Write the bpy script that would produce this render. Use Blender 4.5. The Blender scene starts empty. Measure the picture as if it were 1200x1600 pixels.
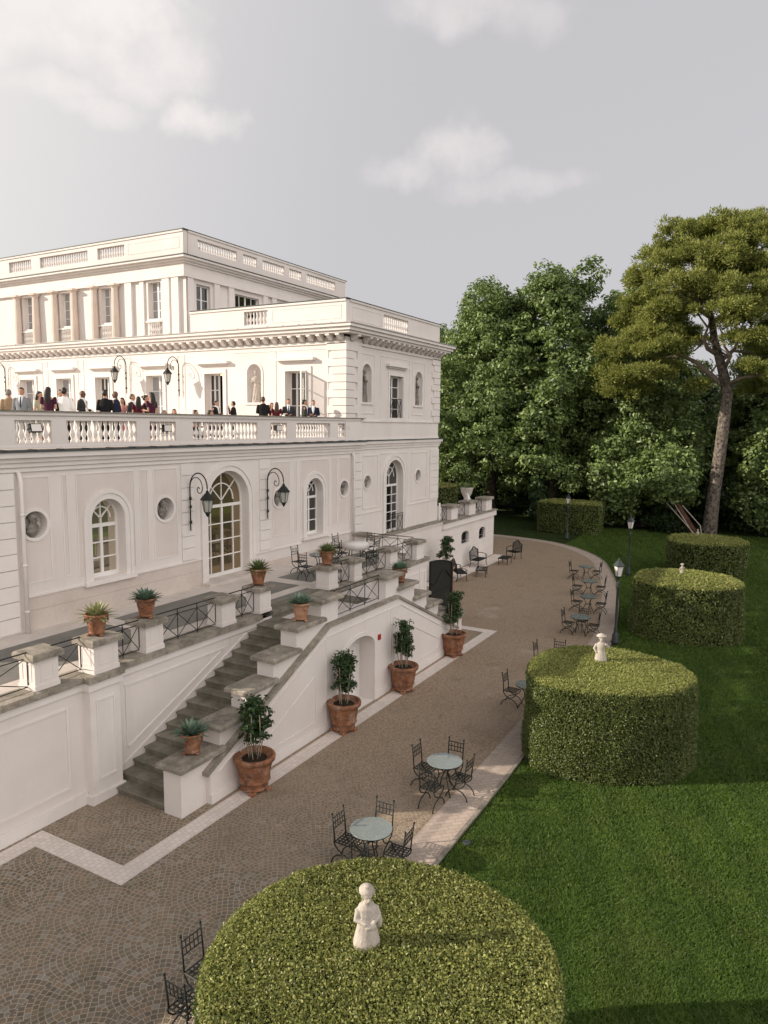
import bpy, math, random
import numpy as np
from mathutils import Vector, Matrix, noise as mnoise
from mathutils.geometry import tessellate_polygon
R_ = math.radians
SC = bpy.context.scene
COL = SC.collection
random.seed(7)
RNG = np.random.default_rng(11)

# ------------------------------------------------------------------ camera
CAM_H = 8.3
F_PX, PITCH, ROLL, YAW = 1136.2, 0.120599, 0.0103775, 0.5128386
fwd = Vector((math.cos(YAW)*math.cos(PITCH), math.sin(YAW)*math.cos(PITCH), -math.sin(PITCH)))
rgt = Vector((math.sin(YAW), -math.cos(YAW), 0))
upv = rgt.cross(fwd)
r2 = math.cos(ROLL)*rgt + math.sin(ROLL)*upv
u2 = -math.sin(ROLL)*rgt + math.cos(ROLL)*upv
cd = bpy.data.cameras.new('camera'); cam = bpy.data.objects.new('camera', cd); COL.objects.link(cam)
M = Matrix.Identity(4)
for i in range(3):
    M[i][0] = r2[i]; M[i][1] = u2[i]; M[i][2] = -fwd[i]
M[2][3] = CAM_H
cam.matrix_world = M
cd.sensor_fit = 'HORIZONTAL'; cd.sensor_width = 36; cd.lens = 36*F_PX/1200
cd.clip_start = 0.1; cd.clip_end = 3000
SC.camera = cam
SC.render.resolution_x = 768; SC.render.resolution_y = 1024

# ------------------------------------------------------------------ light
SUN_EL = R_(22.5)
SUN_DIR = Vector((-0.567*math.cos(SUN_EL), 0.8237*math.cos(SUN_EL), math.sin(SUN_EL)))
sl = bpy.data.lights.new('sun', 'SUN'); sun = bpy.data.objects.new('sun', sl); COL.objects.link(sun)
sl.energy = 4.4; sl.angle = R_(0.55); sl.color = (1.0, 0.88, 0.74)
sun.rotation_euler = SUN_DIR.to_track_quat('Z', 'Y').to_euler()
SC.view_settings.view_transform = 'Standard'; SC.view_settings.look = 'None'
SC.view_settings.exposure = 0.5; SC.view_settings.gamma = 1.0

def nd(nt, kind, **kw):
    n = nt.nodes.new(kind)
    for k, v in kw.items():
        if k.startswith('i_'):
            n.inputs[int(k[2:])].default_value = v
        elif k in n.inputs and not hasattr(n, k):
            n.inputs[k].default_value = v
        else:
            setattr(n, k, v)
    return n
def mth(nt, op, a, b=None, c=None, clamp=False):
    n = nt.nodes.new('ShaderNodeMath'); n.operation = op; n.use_clamp = clamp
    for i, v in enumerate((a, b, c)):
        if v is None: continue
        if isinstance(v, (int, float)): n.inputs[i].default_value = v
        else: nt.links.new(v, n.inputs[i])
    return n.outputs[0]
def mixc(nt, fac, a, b, blend='MIX'):
    n = nt.nodes.new('ShaderNodeMix'); n.data_type = 'RGBA'; n.blend_type = blend
    for s, v in ((n.inputs['Factor'], fac), (n.inputs[6], a), (n.inputs[7], b)):
        if isinstance(v, (int, float)): s.default_value = v
        elif isinstance(v, (tuple, list)): s.default_value = (*v[:3], 1)
        else: nt.links.new(v, s)
    return n.outputs[2]
def ramp(nt, fac, stops, interp='LINEAR'):
    n = nt.nodes.new('ShaderNodeValToRGB'); n.color_ramp.interpolation = interp
    el = n.color_ramp.elements
    while len(el) < len(stops): el.new(0.5)
    for e, (p, c) in zip(el, stops):
        e.position = p
        e.color = (*c[:3], 1) if isinstance(c, (tuple, list)) else (c, c, c, 1)
    nt.links.new(fac, n.inputs[0])
    return n.outputs[0]
def noise(nt, vec, scale, detail=4, rough=0.55, out=0):
    n = nt.nodes.new('ShaderNodeTexNoise'); n.inputs['Scale'].default_value = scale
    n.inputs['Detail'].default_value = detail; n.inputs['Roughness'].default_value = rough
    if vec is not None: nt.links.new(vec, n.inputs['Vector'])
    return n.outputs[out]

def make_world():
    w = bpy.data.worlds.new('World'); SC.world = w; w.use_nodes = True
    nt = w.node_tree; nt.nodes.clear()
    out = nd(nt, 'ShaderNodeOutputWorld'); bg = nd(nt, 'ShaderNodeBackground')
    sky = nd(nt, 'ShaderNodeTexSky'); sky.sky_type = 'NISHITA'; sky.sun_disc = False
    sky.sun_elevation = SUN_EL; sky.sun_rotation = math.atan2(SUN_DIR.x, SUN_DIR.y)
    sky.dust_density = 3.0; sky.air_density = 1.0; sky.ozone_density = 1.0
    hs = nd(nt, 'ShaderNodeHueSaturation'); hs.inputs['Saturation'].default_value = 0.2
    nt.links.new(sky.outputs[0], hs.inputs['Color'])
    tint = mixc(nt, 1.0, hs.outputs[0], (1.0, 0.975, 1.0), 'MULTIPLY')
    # an even veil of high haze flattens the clear sky gradient
    veil = mixc(nt, 0.72, tint, (6.4, 6.3, 6.5))
    tc = nd(nt, 'ShaderNodeTexCoord')
    vec = tc.outputs['Generated']
    n1 = noise(nt, vec, 20.0, 10, 0.6); n2 = noise(nt, vec, 2.6, 5, 0.55)
    warp = nt.nodes.new('ShaderNodeTexNoise'); warp.inputs['Scale'].default_value = 11.0; warp.inputs['Detail'].default_value = 6
    nt.links.new(vec, warp.inputs['Vector'])
    wv = nt.nodes.new('ShaderNodeVectorMath'); wv.operation = 'MULTIPLY_ADD'
    nt.links.new(warp.outputs['Color'], wv.inputs[0]); wv.inputs[1].default_value = (0.09,)*3
    av = nt.nodes.new('ShaderNodeVectorMath'); av.operation = 'SUBTRACT'; nt.links.new(vec, av.inputs[0]); av.inputs[1].default_value = (0.045,)*3
    nt.links.new(av.outputs[0], wv.inputs[2])
    def blob(az, el, ra, re, amp):
        # cloud at a compass bearing and height in the sky, wider than tall
        d = Vector((math.cos(az)*math.cos(el), math.sin(az)*math.cos(el), math.sin(el)))
        h = Vector((-math.sin(az), math.cos(az), 0)); v = d.cross(h)
        sub = nt.nodes.new('ShaderNodeVectorMath'); sub.operation = 'SUBTRACT'
        nt.links.new(wv.outputs[0], sub.inputs[0]); sub.inputs[1].default_value = d
        def dot(a):
            n = nt.nodes.new('ShaderNodeVectorMath'); n.operation = 'DOT_PRODUCT'
            nt.links.new(sub.outputs[0], n.inputs[0]); n.inputs[1].default_value = a
            return n.outputs['Value']
        a = mth(nt, 'DIVIDE', dot(h), ra); b = mth(nt, 'DIVIDE', dot(v), re)
        q = mth(nt, 'ADD', mth(nt, 'MULTIPLY', a, a), mth(nt, 'MULTIPLY', b, b))
        q = mth(nt, 'ADD', q, mth(nt, 'MULTIPLY', mth(nt, 'SUBTRACT', n1, 0.5), 2.6))
        m = nt.nodes.new('ShaderNodeMapRange'); m.interpolation_type = 'SMOOTHSTEP'
        nt.links.new(q, m.inputs[0]); m.inputs[1].default_value = 1.7; m.inputs[2].default_value = -0.6
        m.inputs[3].default_value = 0; m.inputs[4].default_value = amp
        return m.outputs[0]
    def azel(px, py):
        d = (fwd + (px-600)/F_PX*r2 - (py-800)/F_PX*u2).normalized()
        return math.atan2(d.y, d.x), math.asin(d.z)
    tot = None
    for px, py, ra, re, amp in CLOUDS:
        az, el = azel(px, py)
        m = blob(az, el, ra, re, amp)
        tot = m if tot is None else mth(nt, 'MAXIMUM', tot, m)
    cl = mixc(nt, tot, veil, (10.2, 9.3, 9.0))
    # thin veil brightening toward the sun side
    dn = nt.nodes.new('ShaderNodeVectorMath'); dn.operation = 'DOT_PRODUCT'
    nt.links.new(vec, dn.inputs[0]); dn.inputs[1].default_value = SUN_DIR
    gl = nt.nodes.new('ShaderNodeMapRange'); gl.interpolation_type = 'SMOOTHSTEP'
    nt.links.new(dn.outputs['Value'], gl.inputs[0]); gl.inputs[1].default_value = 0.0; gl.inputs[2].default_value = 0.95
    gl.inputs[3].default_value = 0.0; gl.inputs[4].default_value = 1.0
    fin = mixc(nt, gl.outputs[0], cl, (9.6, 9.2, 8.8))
    # unseen overhead sky, darkened to cut the ambient light on level ground
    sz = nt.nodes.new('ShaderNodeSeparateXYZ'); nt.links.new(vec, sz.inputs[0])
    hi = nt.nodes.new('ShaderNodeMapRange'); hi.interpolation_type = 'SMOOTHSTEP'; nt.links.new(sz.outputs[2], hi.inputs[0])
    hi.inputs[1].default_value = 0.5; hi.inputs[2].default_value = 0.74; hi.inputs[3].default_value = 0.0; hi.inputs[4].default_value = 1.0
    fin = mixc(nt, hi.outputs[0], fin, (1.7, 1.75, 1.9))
    # added unseen bright zone low opposite the villa, lifting its shaded walls
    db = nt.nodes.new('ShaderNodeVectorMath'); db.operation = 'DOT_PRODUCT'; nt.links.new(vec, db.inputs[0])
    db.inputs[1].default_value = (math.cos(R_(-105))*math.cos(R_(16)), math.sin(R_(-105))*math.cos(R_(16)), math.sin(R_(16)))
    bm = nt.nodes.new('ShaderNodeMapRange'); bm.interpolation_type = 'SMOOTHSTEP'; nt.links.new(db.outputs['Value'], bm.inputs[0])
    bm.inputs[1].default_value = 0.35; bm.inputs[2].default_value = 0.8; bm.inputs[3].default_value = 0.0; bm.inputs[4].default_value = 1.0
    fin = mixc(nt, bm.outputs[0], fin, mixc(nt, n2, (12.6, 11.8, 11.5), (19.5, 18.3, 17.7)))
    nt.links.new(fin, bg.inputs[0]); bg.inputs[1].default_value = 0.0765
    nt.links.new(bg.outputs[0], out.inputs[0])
CLOUDS = [(60, 5, .12, .045, .5), (180, 20, .09, .05, .62), (240, 95, .06, .045, .55), (110, 130, .06, .022, .42), (165, 168, .05, .02, .4), (310, 190, .042, .028, .62), (730, 5, .09, .03, .36), (810, 25, .06, .03, .25), (640, 272, .055, .022, .34), (725, 245, .05, .032, .42), (800, 285, .09, .02, .26)]
make_world()

# ------------------------------------------------------------------ mesh helpers
ORG = {}
def org(o):
    return ORG.get(o.name, Vector((0, 0, 0)))
def empty(name, loc=(0, 0, 0)):
    o = bpy.data.objects.new(name, None); COL.objects.link(o); o.location = loc
    o.empty_display_size = 0.2
    ORG[o.name] = Vector(loc)
    return o
def tag(o, label=None, cat=None, group=None, kind=None):
    if label: o['label'] = label
    if cat: o['category'] = cat
    if group: o['group'] = group
    if kind: o['kind'] = kind
    return o
def thing(name, label, cat, loc=(0, 0, 0), group=None):
    return tag(empty(name, loc), label, cat, group)
class MB:
    def __init__(s): s.v = []; s.f = []; s.n = 0
    def add(s, vs, fs):
        s.v.extend([tuple(p) for p in vs]); s.f.extend([tuple(i+s.n for i in f) for f in fs]); s.n += len(vs)
    def box(s, x0, x1, y0, y1, z0, z1, mp=None):
        if mp is None: mp = lambda a, b, c: (a, b, c)
        vs = [mp(x, y, z) for x in (x0, x1) for y in (y0, y1) for z in (z0, z1)]
        s.add(vs, [(0, 1, 3, 2), (4, 6, 7, 5), (0, 4, 5, 1), (2, 3, 7, 6), (0, 2, 6, 4), (1, 5, 7, 3)])
    def cbox(s, x0, x1, y0, y1, z0, z1, b=0.02):
        # box whose upper edges are chamfered
        vs = [(x, y, z0) for x, y in ((x0, y0), (x1, y0), (x1, y1), (x0, y1))]
        vs += [(x, y, z1-b) for x, y in ((x0, y0), (x1, y0), (x1, y1), (x0, y1))]
        vs += [(x, y, z1) for x, y in ((x0+b, y0+b), (x1-b, y0+b), (x1-b, y1-b), (x0+b, y1-b))]
        fs = [(3, 2, 1, 0), (8, 9, 10, 11)]
        for i in range(4):
            j = (i+1) % 4
            fs += [(i, j, j+4, i+4), (i+4, j+4, j+8, i+8)]
        s.add(vs, fs)
    def prism(s, poly, d0, d1, mp):
        # polygon in (u,z) extruded along d
        n = len(poly)
        vs = [mp(u, d0, z) for u, z in poly] + [mp(u, d1, z) for u, z in poly]
        tri = tessellate_polygon([[Vector((u, z, 0)) for u, z in poly]])
        fs = [tuple(t) for t in tri] + [tuple(i+n for i in t)[::-1] for t in tri]
        fs += [(i, (i+1) % n, (i+1) % n+n, i+n) for i in range(n)]
        s.add(vs, fs)
    def band(s, inner, outer, d0, d1, mp, closed=False):
        # ring between two matched polylines, extruded
        n = len(inner)
        vs = []
        for d in (d0, d1):
            vs += [mp(u, d, z) for u, z in inner] + [mp(u, d, z) for u, z in outer]
        fs = []
        rng = range(n if closed else n-1)
        for i in rng:
            j = (i+1) % n
            fs += [(i, j, n+j, n+i), (2*n+i, 3*n+i, 3*n+j, 2*n+j), (n+i, n+j, 3*n+j, 3*n+i), (i, 2*n+i, 2*n+j, j)]
        if not closed:
            fs += [(0, n, 3*n, 2*n), (n-1, 3*n-1, 4*n-1, 2*n-1)]
        s.add(vs, fs)
    def lathe(s, prof, c=(0, 0, 0), seg=12, cap=True, ang=2*math.pi, mod=None):
        vs = []; fs = []
        for k, (r, z) in enumerate(prof):
            for i in range(seg):
                a = ang*i/seg
                rr = r if mod is None else mod(r, z, a)
                vs.append((c[0]+rr*math.cos(a), c[1]+rr*math.sin(a), c[2]+z))
        m = len(prof)
        for k in range(m-1):
            for i in range(seg):
                j = (i+1) % seg
                fs.append((k*seg+i, k*seg+j, (k+1)*seg+j, (k+1)*seg+i))
        if cap:
            fs.append(tuple(range(seg))[::-1]); fs.append(tuple((m-1)*seg+i for i in range(seg)))
        s.add(vs, fs)
    def tube(s, path, r, seg=6, closed=False, cap=True):
        P = [Vector(p) for p in path]; n = len(P)
        rad = r if isinstance(r, (list, tuple)) else [r]*n
        prev = None; vs = []
        for i in range(n):
            if closed: t = (P[(i+1) % n]-P[i-1])
            else: t = P[min(i+1, n-1)]-P[max(i-1, 0)]
            t = t.normalized() if t.length > 1e-9 else Vector((0, 0, 1))
            if prev is None:
                a = Vector((0, 0, 1)) if abs(t.z) < 0.9 else Vector((1, 0, 0))
                x = t.cross(a).normalized()
            else:
                x = (prev - t*prev.dot(t))
                x = x.normalized() if x.length > 1e-6 else t.orthogonal().normalized()
            prev = x; y = t.cross(x)
            rr = rad[i]
            ra, rb = (rr if isinstance(rr, (tuple, list)) else (rr, rr))
            for k in range(seg):
                a = 2*math.pi*k/seg
                vs.append(P[i]+x*(ra*math.cos(a))+y*(rb*math.sin(a)))
        fs = []
        for i in range(n if closed else n-1):
            j = (i+1) % n
            for k in range(seg):
                l = (k+1) % seg
                fs.append((i*seg+k, i*seg+l, j*seg+l, j*seg+k))
        if cap and not closed:
            fs.append(tuple(range(seg))[::-1]); fs.append(tuple((n-1)*seg+k for k in range(seg)))
        s.add(vs, fs)
    def loft(s, rings, seg=12):
        # rings of (cx,cy,z,rx,ry)
        vs = []; fs = []
        for cx, cy, z, rx, ry in rings:
            for k in range(seg):
                a = 2*math.pi*k/seg
                vs.append((cx+rx*math.cos(a), cy+ry*math.sin(a), z))
        for i in range(len(rings)-1):
            for k in range(seg):
                l = (k+1) % seg
                fs.append((i*seg+k, i*seg+l, (i+1)*seg+l, (i+1)*seg+k))
        fs.append(tuple(range(seg))[::-1]); fs.append(tuple((len(rings)-1)*seg+k for k in range(seg)))
        s.add(vs, fs)
    def ell(s, c, r, seg=10, rings=7, rot=None):
        vs = []; fs = []
        if isinstance(r, (int, float)): r = (r, r, r)
        for i in range(rings+1):
            th = math.pi*i/rings
            for k in range(seg):
                a = 2*math.pi*k/seg
                p = Vector((r[0]*math.sin(th)*math.cos(a), r[1]*math.sin(th)*math.sin(a), -r[2]*math.cos(th)))
                if rot is not None: p = rot @ p
                vs.append(p+Vector(c))
        for i in range(rings):
            for k in range(seg):
                l = (k+1) % seg
                fs.append((i*seg+k, i*seg+l, (i+1)*seg+l, (i+1)*seg+k))
        s.add(vs, fs)
    def sheet(s, outer, holes, d, mp, flip=False):
        polys = [outer]+list(holes)
        pts = [p for q in polys for p in q]
        tri = tessellate_polygon([[Vector((u, z, 0)) for u, z in q] for q in polys])
        s.add([mp(u, d, z) for u, z in pts], [tuple(t) for t in tri])
    def reveal(s, hole, d0, d1, mp, back=False):
        n = len(hole)
        s.add([mp(u, d0, z) for u, z in hole]+[mp(u, d1, z) for u, z in hole], [(i, (i+1) % n, (i+1) % n+n, i+n) for i in range(n)])
        if back: s.sheet(hole, [], d1, mp)
    def mesh(s, name, mat=None, smooth=False, off=Vector((0, 0, 0))):
        me = bpy.data.meshes.new(name)
        me.from_pydata([(p[0]-off[0], p[1]-off[1], p[2]-off[2]) for p in s.v], [], s.f)
        if mat is not None: me.materials.append(mat)
        if smooth: me.polygons.foreach_set('use_smooth', [True]*len(me.polygons))
        me.update()
        return me
    def build(s, name, mat, parent=None, smooth=False, at=None):
        if not s.v: return None
        if parent is not None:
            off = org(parent); me = s.mesh(name, mat, smooth, off)
            o = bpy.data.objects.new(name, me); COL.objects.link(o); o.parent = parent
            ORG[o.name] = off
        else:
            off = Vector(at) if at is not None else Vector((0, 0, 0))
            me = s.mesh(name, mat, smooth, off)
            o = bpy.data.objects.new(name, me); COL.objects.link(o); o.location = off
            ORG[o.name] = off
        return o
def bigmesh(name, verts, faces, mat, smooth=False):
    # numpy arrays: verts (n,3), faces (m,k) -> mesh
    me = bpy.data.meshes.new(name)
    m, k = faces.shape
    me.vertices.add(len(verts)); me.vertices.foreach_set('co', verts.astype(np.float32).ravel())
    me.loops.add(m*k); me.loops.foreach_set('vertex_index', faces.astype(np.int32).ravel())
    me.polygons.add(m); me.polygons.foreach_set('loop_start', np.arange(0, m*k, k, dtype=np.int32))
    me.polygons.foreach_set('loop_total', np.full(m, k, dtype=np.int32))
    if smooth: me.polygons.foreach_set('use_smooth', np.ones(m, dtype=bool))
    me.materials.append(mat)
    me.update(calc_edges=True)
    return me
def link(name, me, parent=None, loc=(0, 0, 0), rotz=0):
    o = bpy.data.objects.new(name, me); COL.objects.link(o); o.location = loc; o.rotation_euler = (0, 0, rotz)
    if parent is not None: o.parent = parent
    ORG[o.name] = Vector(loc) + (org(parent) if parent is not None else Vector((0, 0, 0)))
    return o
def dup(o, loc, rotz=0, label=None, group=None, parent=None, scale=None):
    c = o.copy(); COL.objects.link(c)
    if parent is None:
        c.location = loc; c.rotation_euler = (0, 0, rotz)
        if scale: c.scale = (scale,)*3
        if label: c['label'] = label
        if group: c['group'] = group
        ORG[c.name] = Vector(loc)
    else: c.parent = parent
    for ch in list(o.children): dup(ch, None, parent=c)
    return c
def mW(p): return lambda u, d, z: (u, p+d, z)
def mX(p): return lambda u, d, z: (p+d, u, z)
def rect(u0, u1, z0, z1): return [(u0, z0), (u1, z0), (u1, z1), (u0, z1)]
def arch(u0, u1, z0, ztop, n=16):
    r = (u1-u0)/2; c = (u0+u1)/2; zs = ztop-r
    return [(u0, z0), (u1, z0)]+[(c+r*math.cos(math.pi*i/n), zs+r*math.sin(math.pi*i/n)) for i in range(n+1)]
def archline(u0, u1, z0, ztop, n=16):
    r = (u1-u0)/2; c = (u0+u1)/2; zs = ztop-r
    return [(u0, z0)]+[(c-r*math.cos(math.pi*i/n), zs+r*math.sin(math.pi*i/n)) for i in range(n+1)]+[(u1, z0)]
def circ(cu, cz, r, n=24): return [(cu+r*math.cos(2*math.pi*i/n), cz+r*math.sin(2*math.pi*i/n)) for i in range(n)]
def rframe(mb, mp, u0, u1, z0, z1, w, d0, d1):
    mb.box(u0, u1, d0, d1, z1-w, z1, mp); mb.box(u0, u1, d0, d1, z0, z0+w, mp)
    mb.box(u0, u0+w, d0, d1, z0+w, z1-w, mp); mb.box(u1-w, u1, d0, d1, z0+w, z1-w, mp)

# ------------------------------------------------------------------ materials
MAT = {}
def mat(name, base=(0.5, 0.5, 0.5), rough=0.8, spec=0.3, metal=0.0):
    m = bpy.data.materials.new(name); m.use_nodes = True
    nt = m.node_tree; b = nt.nodes['Principled BSDF']
    b.inputs['Base Color'].default_value = (*base, 1); b.inputs['Roughness'].default_value = rough
    b.inputs['Specular IOR Level'].default_value = spec; b.inputs['Metallic'].default_value = metal
    MAT[name] = m
    return m, nt, b
def objco(nt, scale=None):
    g = nt.nodes.new('ShaderNodeNewGeometry')
    return g.outputs['Position']
def bump(nt, b, h, strength=0.3, dist=0.02):
    n = nt.nodes.new('ShaderNodeBump'); n.inputs['Strength'].default_value = strength; n.inputs['Distance'].default_value = dist
    nt.links.new(h, n.inputs['Height']); nt.links.new(n.outputs[0], b.inputs['Normal'])
def mottled(name, c0, c1, scale=0.8, rough=0.85, bs=0.15, fine=40, spec=0.25, streak=0.0, sc=None):
    m, nt, b = mat(name, c0, rough, spec)
    p = objco(nt)
    a = noise(nt, p, scale, 6, 0.6); f = noise(nt, p, fine, 3, 0.6)
    k = mth(nt, 'ADD', mth(nt, 'MULTIPLY', a, 0.7), mth(nt, 'MULTIPLY', f, 0.3))
    col = ramp(nt, k, [(0.36, c0), (0.66, c1)])
    if streak > 0:
        mp_ = nt.nodes.new('ShaderNodeMapping'); mp_.inputs['Scale'].default_value = (1.9, 1.9, 0.22)
        nt.links.new(p, mp_.inputs[0])
        s = noise(nt, mp_.outputs[0], 1.0, 8, 0.72)
        s = mth(nt, 'MULTIPLY', ramp(nt, s, [(0.52, 0.0), (0.78, streak)]), ramp(nt, noise(nt, p, 0.7, 4, 0.6), [(0.35, 0.0), (0.65, 1.0)]))
        col = mixc(nt, s, col, sc or tuple(x*0.55 for x in c0))
    nt.links.new(col, b.inputs['Base Color'])
    bump(nt, b, f, bs, 0.01)
    return m
mottled('stucco', (0.66, 0.61, 0.575), (0.745, 0.695, 0.66), 0.5, 0.9, 0.12, 30, 0.2, 0.42, (0.50, 0.44, 0.39))
mottled('trim', (0.685, 0.64, 0.605), (0.76, 0.715, 0.68), 1.2, 0.85, 0.1, 30, 0.2, 0.35, (0.52, 0.46, 0.41))
mottled('plinth_stone', (0.52, 0.45, 0.40), (0.64, 0.565, 0.51), 0.9, 0.85, 0.2, 18, 0.2)
mottled('cap_stone', (0.17, 0.152, 0.125), (0.40, 0.355, 0.295), 2.5, 0.9, 0.5, 25, 0.2)
mottled('step_stone', (0.115, 0.104, 0.08), (0.27, 0.245, 0.195), 2.2, 0.9, 0.5, 30, 0.2)
mottled('travertine', (0.50, 0.45, 0.405), (0.64, 0.58, 0.53), 1.6, 0.8, 0.2, 22, 0.25)
mottled('slab_grey', (0.15, 0.145, 0.13), (0.24, 0.225, 0.20), 1.2, 0.8, 0.2, 30, 0.25)
mottled('marble', (0.36, 0.32, 0.275), (0.54, 0.49, 0.43), 9.0, 0.85, 0.6, 50, 0.3)
mottled('marble_old', (0.10, 0.095, 0.085), (0.34, 0.32, 0.28), 5.0, 0.85, 0.4, 40, 0.2)
mottled('terracotta', (0.115, 0.05, 0.028), (0.37, 0.165, 0.085), 6.5, 0.8, 0.35, 30, 0.25)
def bloom(name, c, lo, hi, amt):
    m = MAT[name]; nt = m.node_tree; b = nt.nodes['Principled BSDF']; lk = b.inputs['Base Color'].links[0].from_socket
    n = noise(nt, objco(nt), 4.5, 8, 0.75)
    nt.links.new(mixc(nt, ramp(nt, n, [(lo, 0.0), (hi, amt)]), lk, c), b.inputs['Base Color'])
bloom('terracotta', (0.46, 0.36, 0.29), 0.50, 0.70, 0.6); bloom('cap_stone', (0.09, 0.085, 0.06), 0.50, 0.72, 0.7); bloom('step_stone', (0.07, 0.068, 0.045), 0.50, 0.72, 0.6); bloom('marble', (0.22, 0.20, 0.15), 0.50, 0.66, 0.6)
mottled('terracotta_pale', (0.30, 0.13, 0.07), (0.52, 0.33, 0.22), 4.0, 0.85, 0.35, 30, 0.2)
mottled('soil', (0.02, 0.015, 0.01), (0.05, 0.04, 0.028), 10, 0.95, 0.5, 40, 0.1)
mottled('bark_pine', (0.045, 0.037, 0.03), (0.23, 0.195, 0.165), 5.0, 0.9, 1.0, 5, 0.15)
mottled('bark_limb', (0.20, 0.155, 0.125), (0.42, 0.33, 0.27), 2.0, 0.85, 0.5, 9, 0.2)
mottled('bark_dark', (0.05, 0.04, 0.03), (0.13, 0.10, 0.08), 2.5, 0.9, 0.7, 9, 0.15)
mottled('bark_red', (0.055, 0.026, 0.018), (0.13, 0.065, 0.043), 2.5, 0.9, 0.7, 9, 0.15)
mottled('stem_pale', (0.25, 0.2, 0.14), (0.4, 0.34, 0.26), 12, 0.9, 0.2, 50, 0.15)
mat('iron', (0.012, 0.014, 0.013), 0.55, 0.35)
mat('iron_green', (0.024, 0.036, 0.033), 0.5, 0.5)
mat('lead', (0.05, 0.06, 0.062), 0.55, 0.4)
mat('roof_metal', (0.33, 0.32, 0.30), 0.6, 0.4)
mat('white_frame', (0.74, 0.72, 0.69), 0.5, 0.4)
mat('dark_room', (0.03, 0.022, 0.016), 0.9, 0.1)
mat('gate_black', (0.012, 0.014, 0.012), 0.5, 0.4)
mat('red_box', (0.35, 0.03, 0.02), 0.5, 0.4)
mat('cloth_white', (0.7, 0.68, 0.64), 0.9, 0.1)
mat('skin', (0.42, 0.24, 0.16), 0.6, 0.3)
mat('skin_dark', (0.13, 0.07, 0.045), 0.55, 0.3)
mat('hair_black', (0.012, 0.010, 0.009), 0.5, 0.4)
mat('hair_brown', (0.05, 0.028, 0.016), 0.5, 0.4)
mat('hair_grey', (0.18, 0.16, 0.15), 0.6, 0.3)
for n, c in dict(suit_black=(0.012, 0.012, 0.013), suit_navy=(0.015, 0.022, 0.045), suit_grey=(0.22, 0.235, 0.25), suit_charcoal=(0.04, 0.042, 0.042),
                 suit_tan=(0.30, 0.21, 0.13), shirt_white=(0.78, 0.77, 0.75), dress_wine=(0.075, 0.008, 0.016), dress_plum=(0.05, 0.012, 0.03), dress_black=(0.015, 0.012, 0.014),
                 dress_floral=(0.35, 0.34, 0.24), dress_rose=(0.5, 0.22, 0.2), tie_blue=(0.03, 0.05, 0.12)).items():
    mat(n, c, 0.85, 0.15)
m, nt, b = mat('glass_dark', (0.012, 0.013, 0.012), 0.03, 0.9); b.inputs['IOR'].default_value = 1.6
bump(nt, b, noise(nt, objco(nt), 1.3, 2, 0.5), 0.05, 0.02)
m, nt, b = mat('glass_mirror', (0.62, 0.56, 0.46), 0.03, 0.9, 0.9)
bump(nt, b, noise(nt, objco(nt), 1.1, 2, 0.5), 0.07, 0.02)
def clear(name, col, rough, alpha):
    m, nt, b = mat(name, col, rough, 0.9)
    b.inputs['Alpha'].default_value = alpha; return m
clear('glass_table', (0.30, 0.35, 0.345), 0.08, 0.5); clear('glass_clear', (0.1, 0.1, 0.1), 0.03, 0.25)
mottled('stucco_panel', (0.61, 0.545, 0.505), (0.70, 0.635, 0.595), 0.6, 0.92, 0.15, 30, 0.2, 0.35, (0.46, 0.39, 0.34))
mottled('column_stone', (0.58, 0.49, 0.42), (0.68, 0.59, 0.52), 1.2, 0.85, 0.15, 25, 0.2)
mat('glass_door', (0.34, 0.27, 0.17), 0.03, 0.9, 0.85)
mat('glass_pale', (0.30, 0.30, 0.305), 0.06, 0.9)
m, nt, b = mat('glass_lamp', (0.42, 0.43, 0.38), 0.15, 0.7)
m, nt, b = mat('glass_white', (0.72, 0.68, 0.64), 0.2, 0.7)
m, nt, b = mat('bulb', (1, .6, .3)); b.inputs['Emission Color'].default_value = (1, 0.42, 0.16, 1); b.inputs['Emission Strength'].default_value = 3.0

def leafmat(name, c0, c1, trans=(0.12, 0.2, 0.03), tw=0.3, rough=0.45, spec=0.4, dead=None):
    m = bpy.data.materials.new(name); m.use_nodes = True; MAT[name] = m
    nt = m.node_tree; b = nt.nodes['Principled BSDF']; out = nt.nodes['Material Output']
    g = nt.nodes.new('ShaderNodeNewGeometry')
    stops = [(0.0, c0), (0.9, c1)]
    if dead: stops = [(0.0, c0), (0.82, c1), (0.97, dead)]
    col = ramp(nt, g.outputs['Random Per Island'], stops)
    big = noise(nt, g.outputs['Position'], 0.35, 3, 0.5)
    col = mixc(nt, ramp(nt, big, [(0.35, 0.0), (0.7, 0.45)]), col, tuple(x*1.35 for x in c1))
    nt.links.new(col, b.inputs['Base Color'])
    b.inputs['Roughness'].default_value = rough; b.inputs['Specular IOR Level'].default_value = spec
    t = nt.nodes.new('ShaderNodeBsdfTranslucent'); t.inputs[0].default_value = (*trans, 1)
    mx = nt.nodes.new('ShaderNodeMixShader'); mx.inputs[0].default_value = tw
    nt.links.new(b.outputs[0], mx.inputs[1]); nt.links.new(t.outputs[0], mx.inputs[2]); nt.links.new(mx.outputs[0], out.inputs[0])
    return m
leafmat('leaf_plane', (0.016, 0.032, 0.009), (0.20, 0.275, 0.09), (0.2, 0.3, 0.07), 0.24, 0.4, 0.4)
leafmat('leaf_dark', (0.010, 0.022, 0.008), (0.035, 0.06, 0.016), (0.04, 0.08, 0.015), 0.2, 0.5, 0.3)
leafmat('needle', (0.055, 0.075, 0.018), (0.275, 0.285, 0.075), (0.25, 0.31, 0.07), 0.34, 0.55, 0.25)
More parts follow.
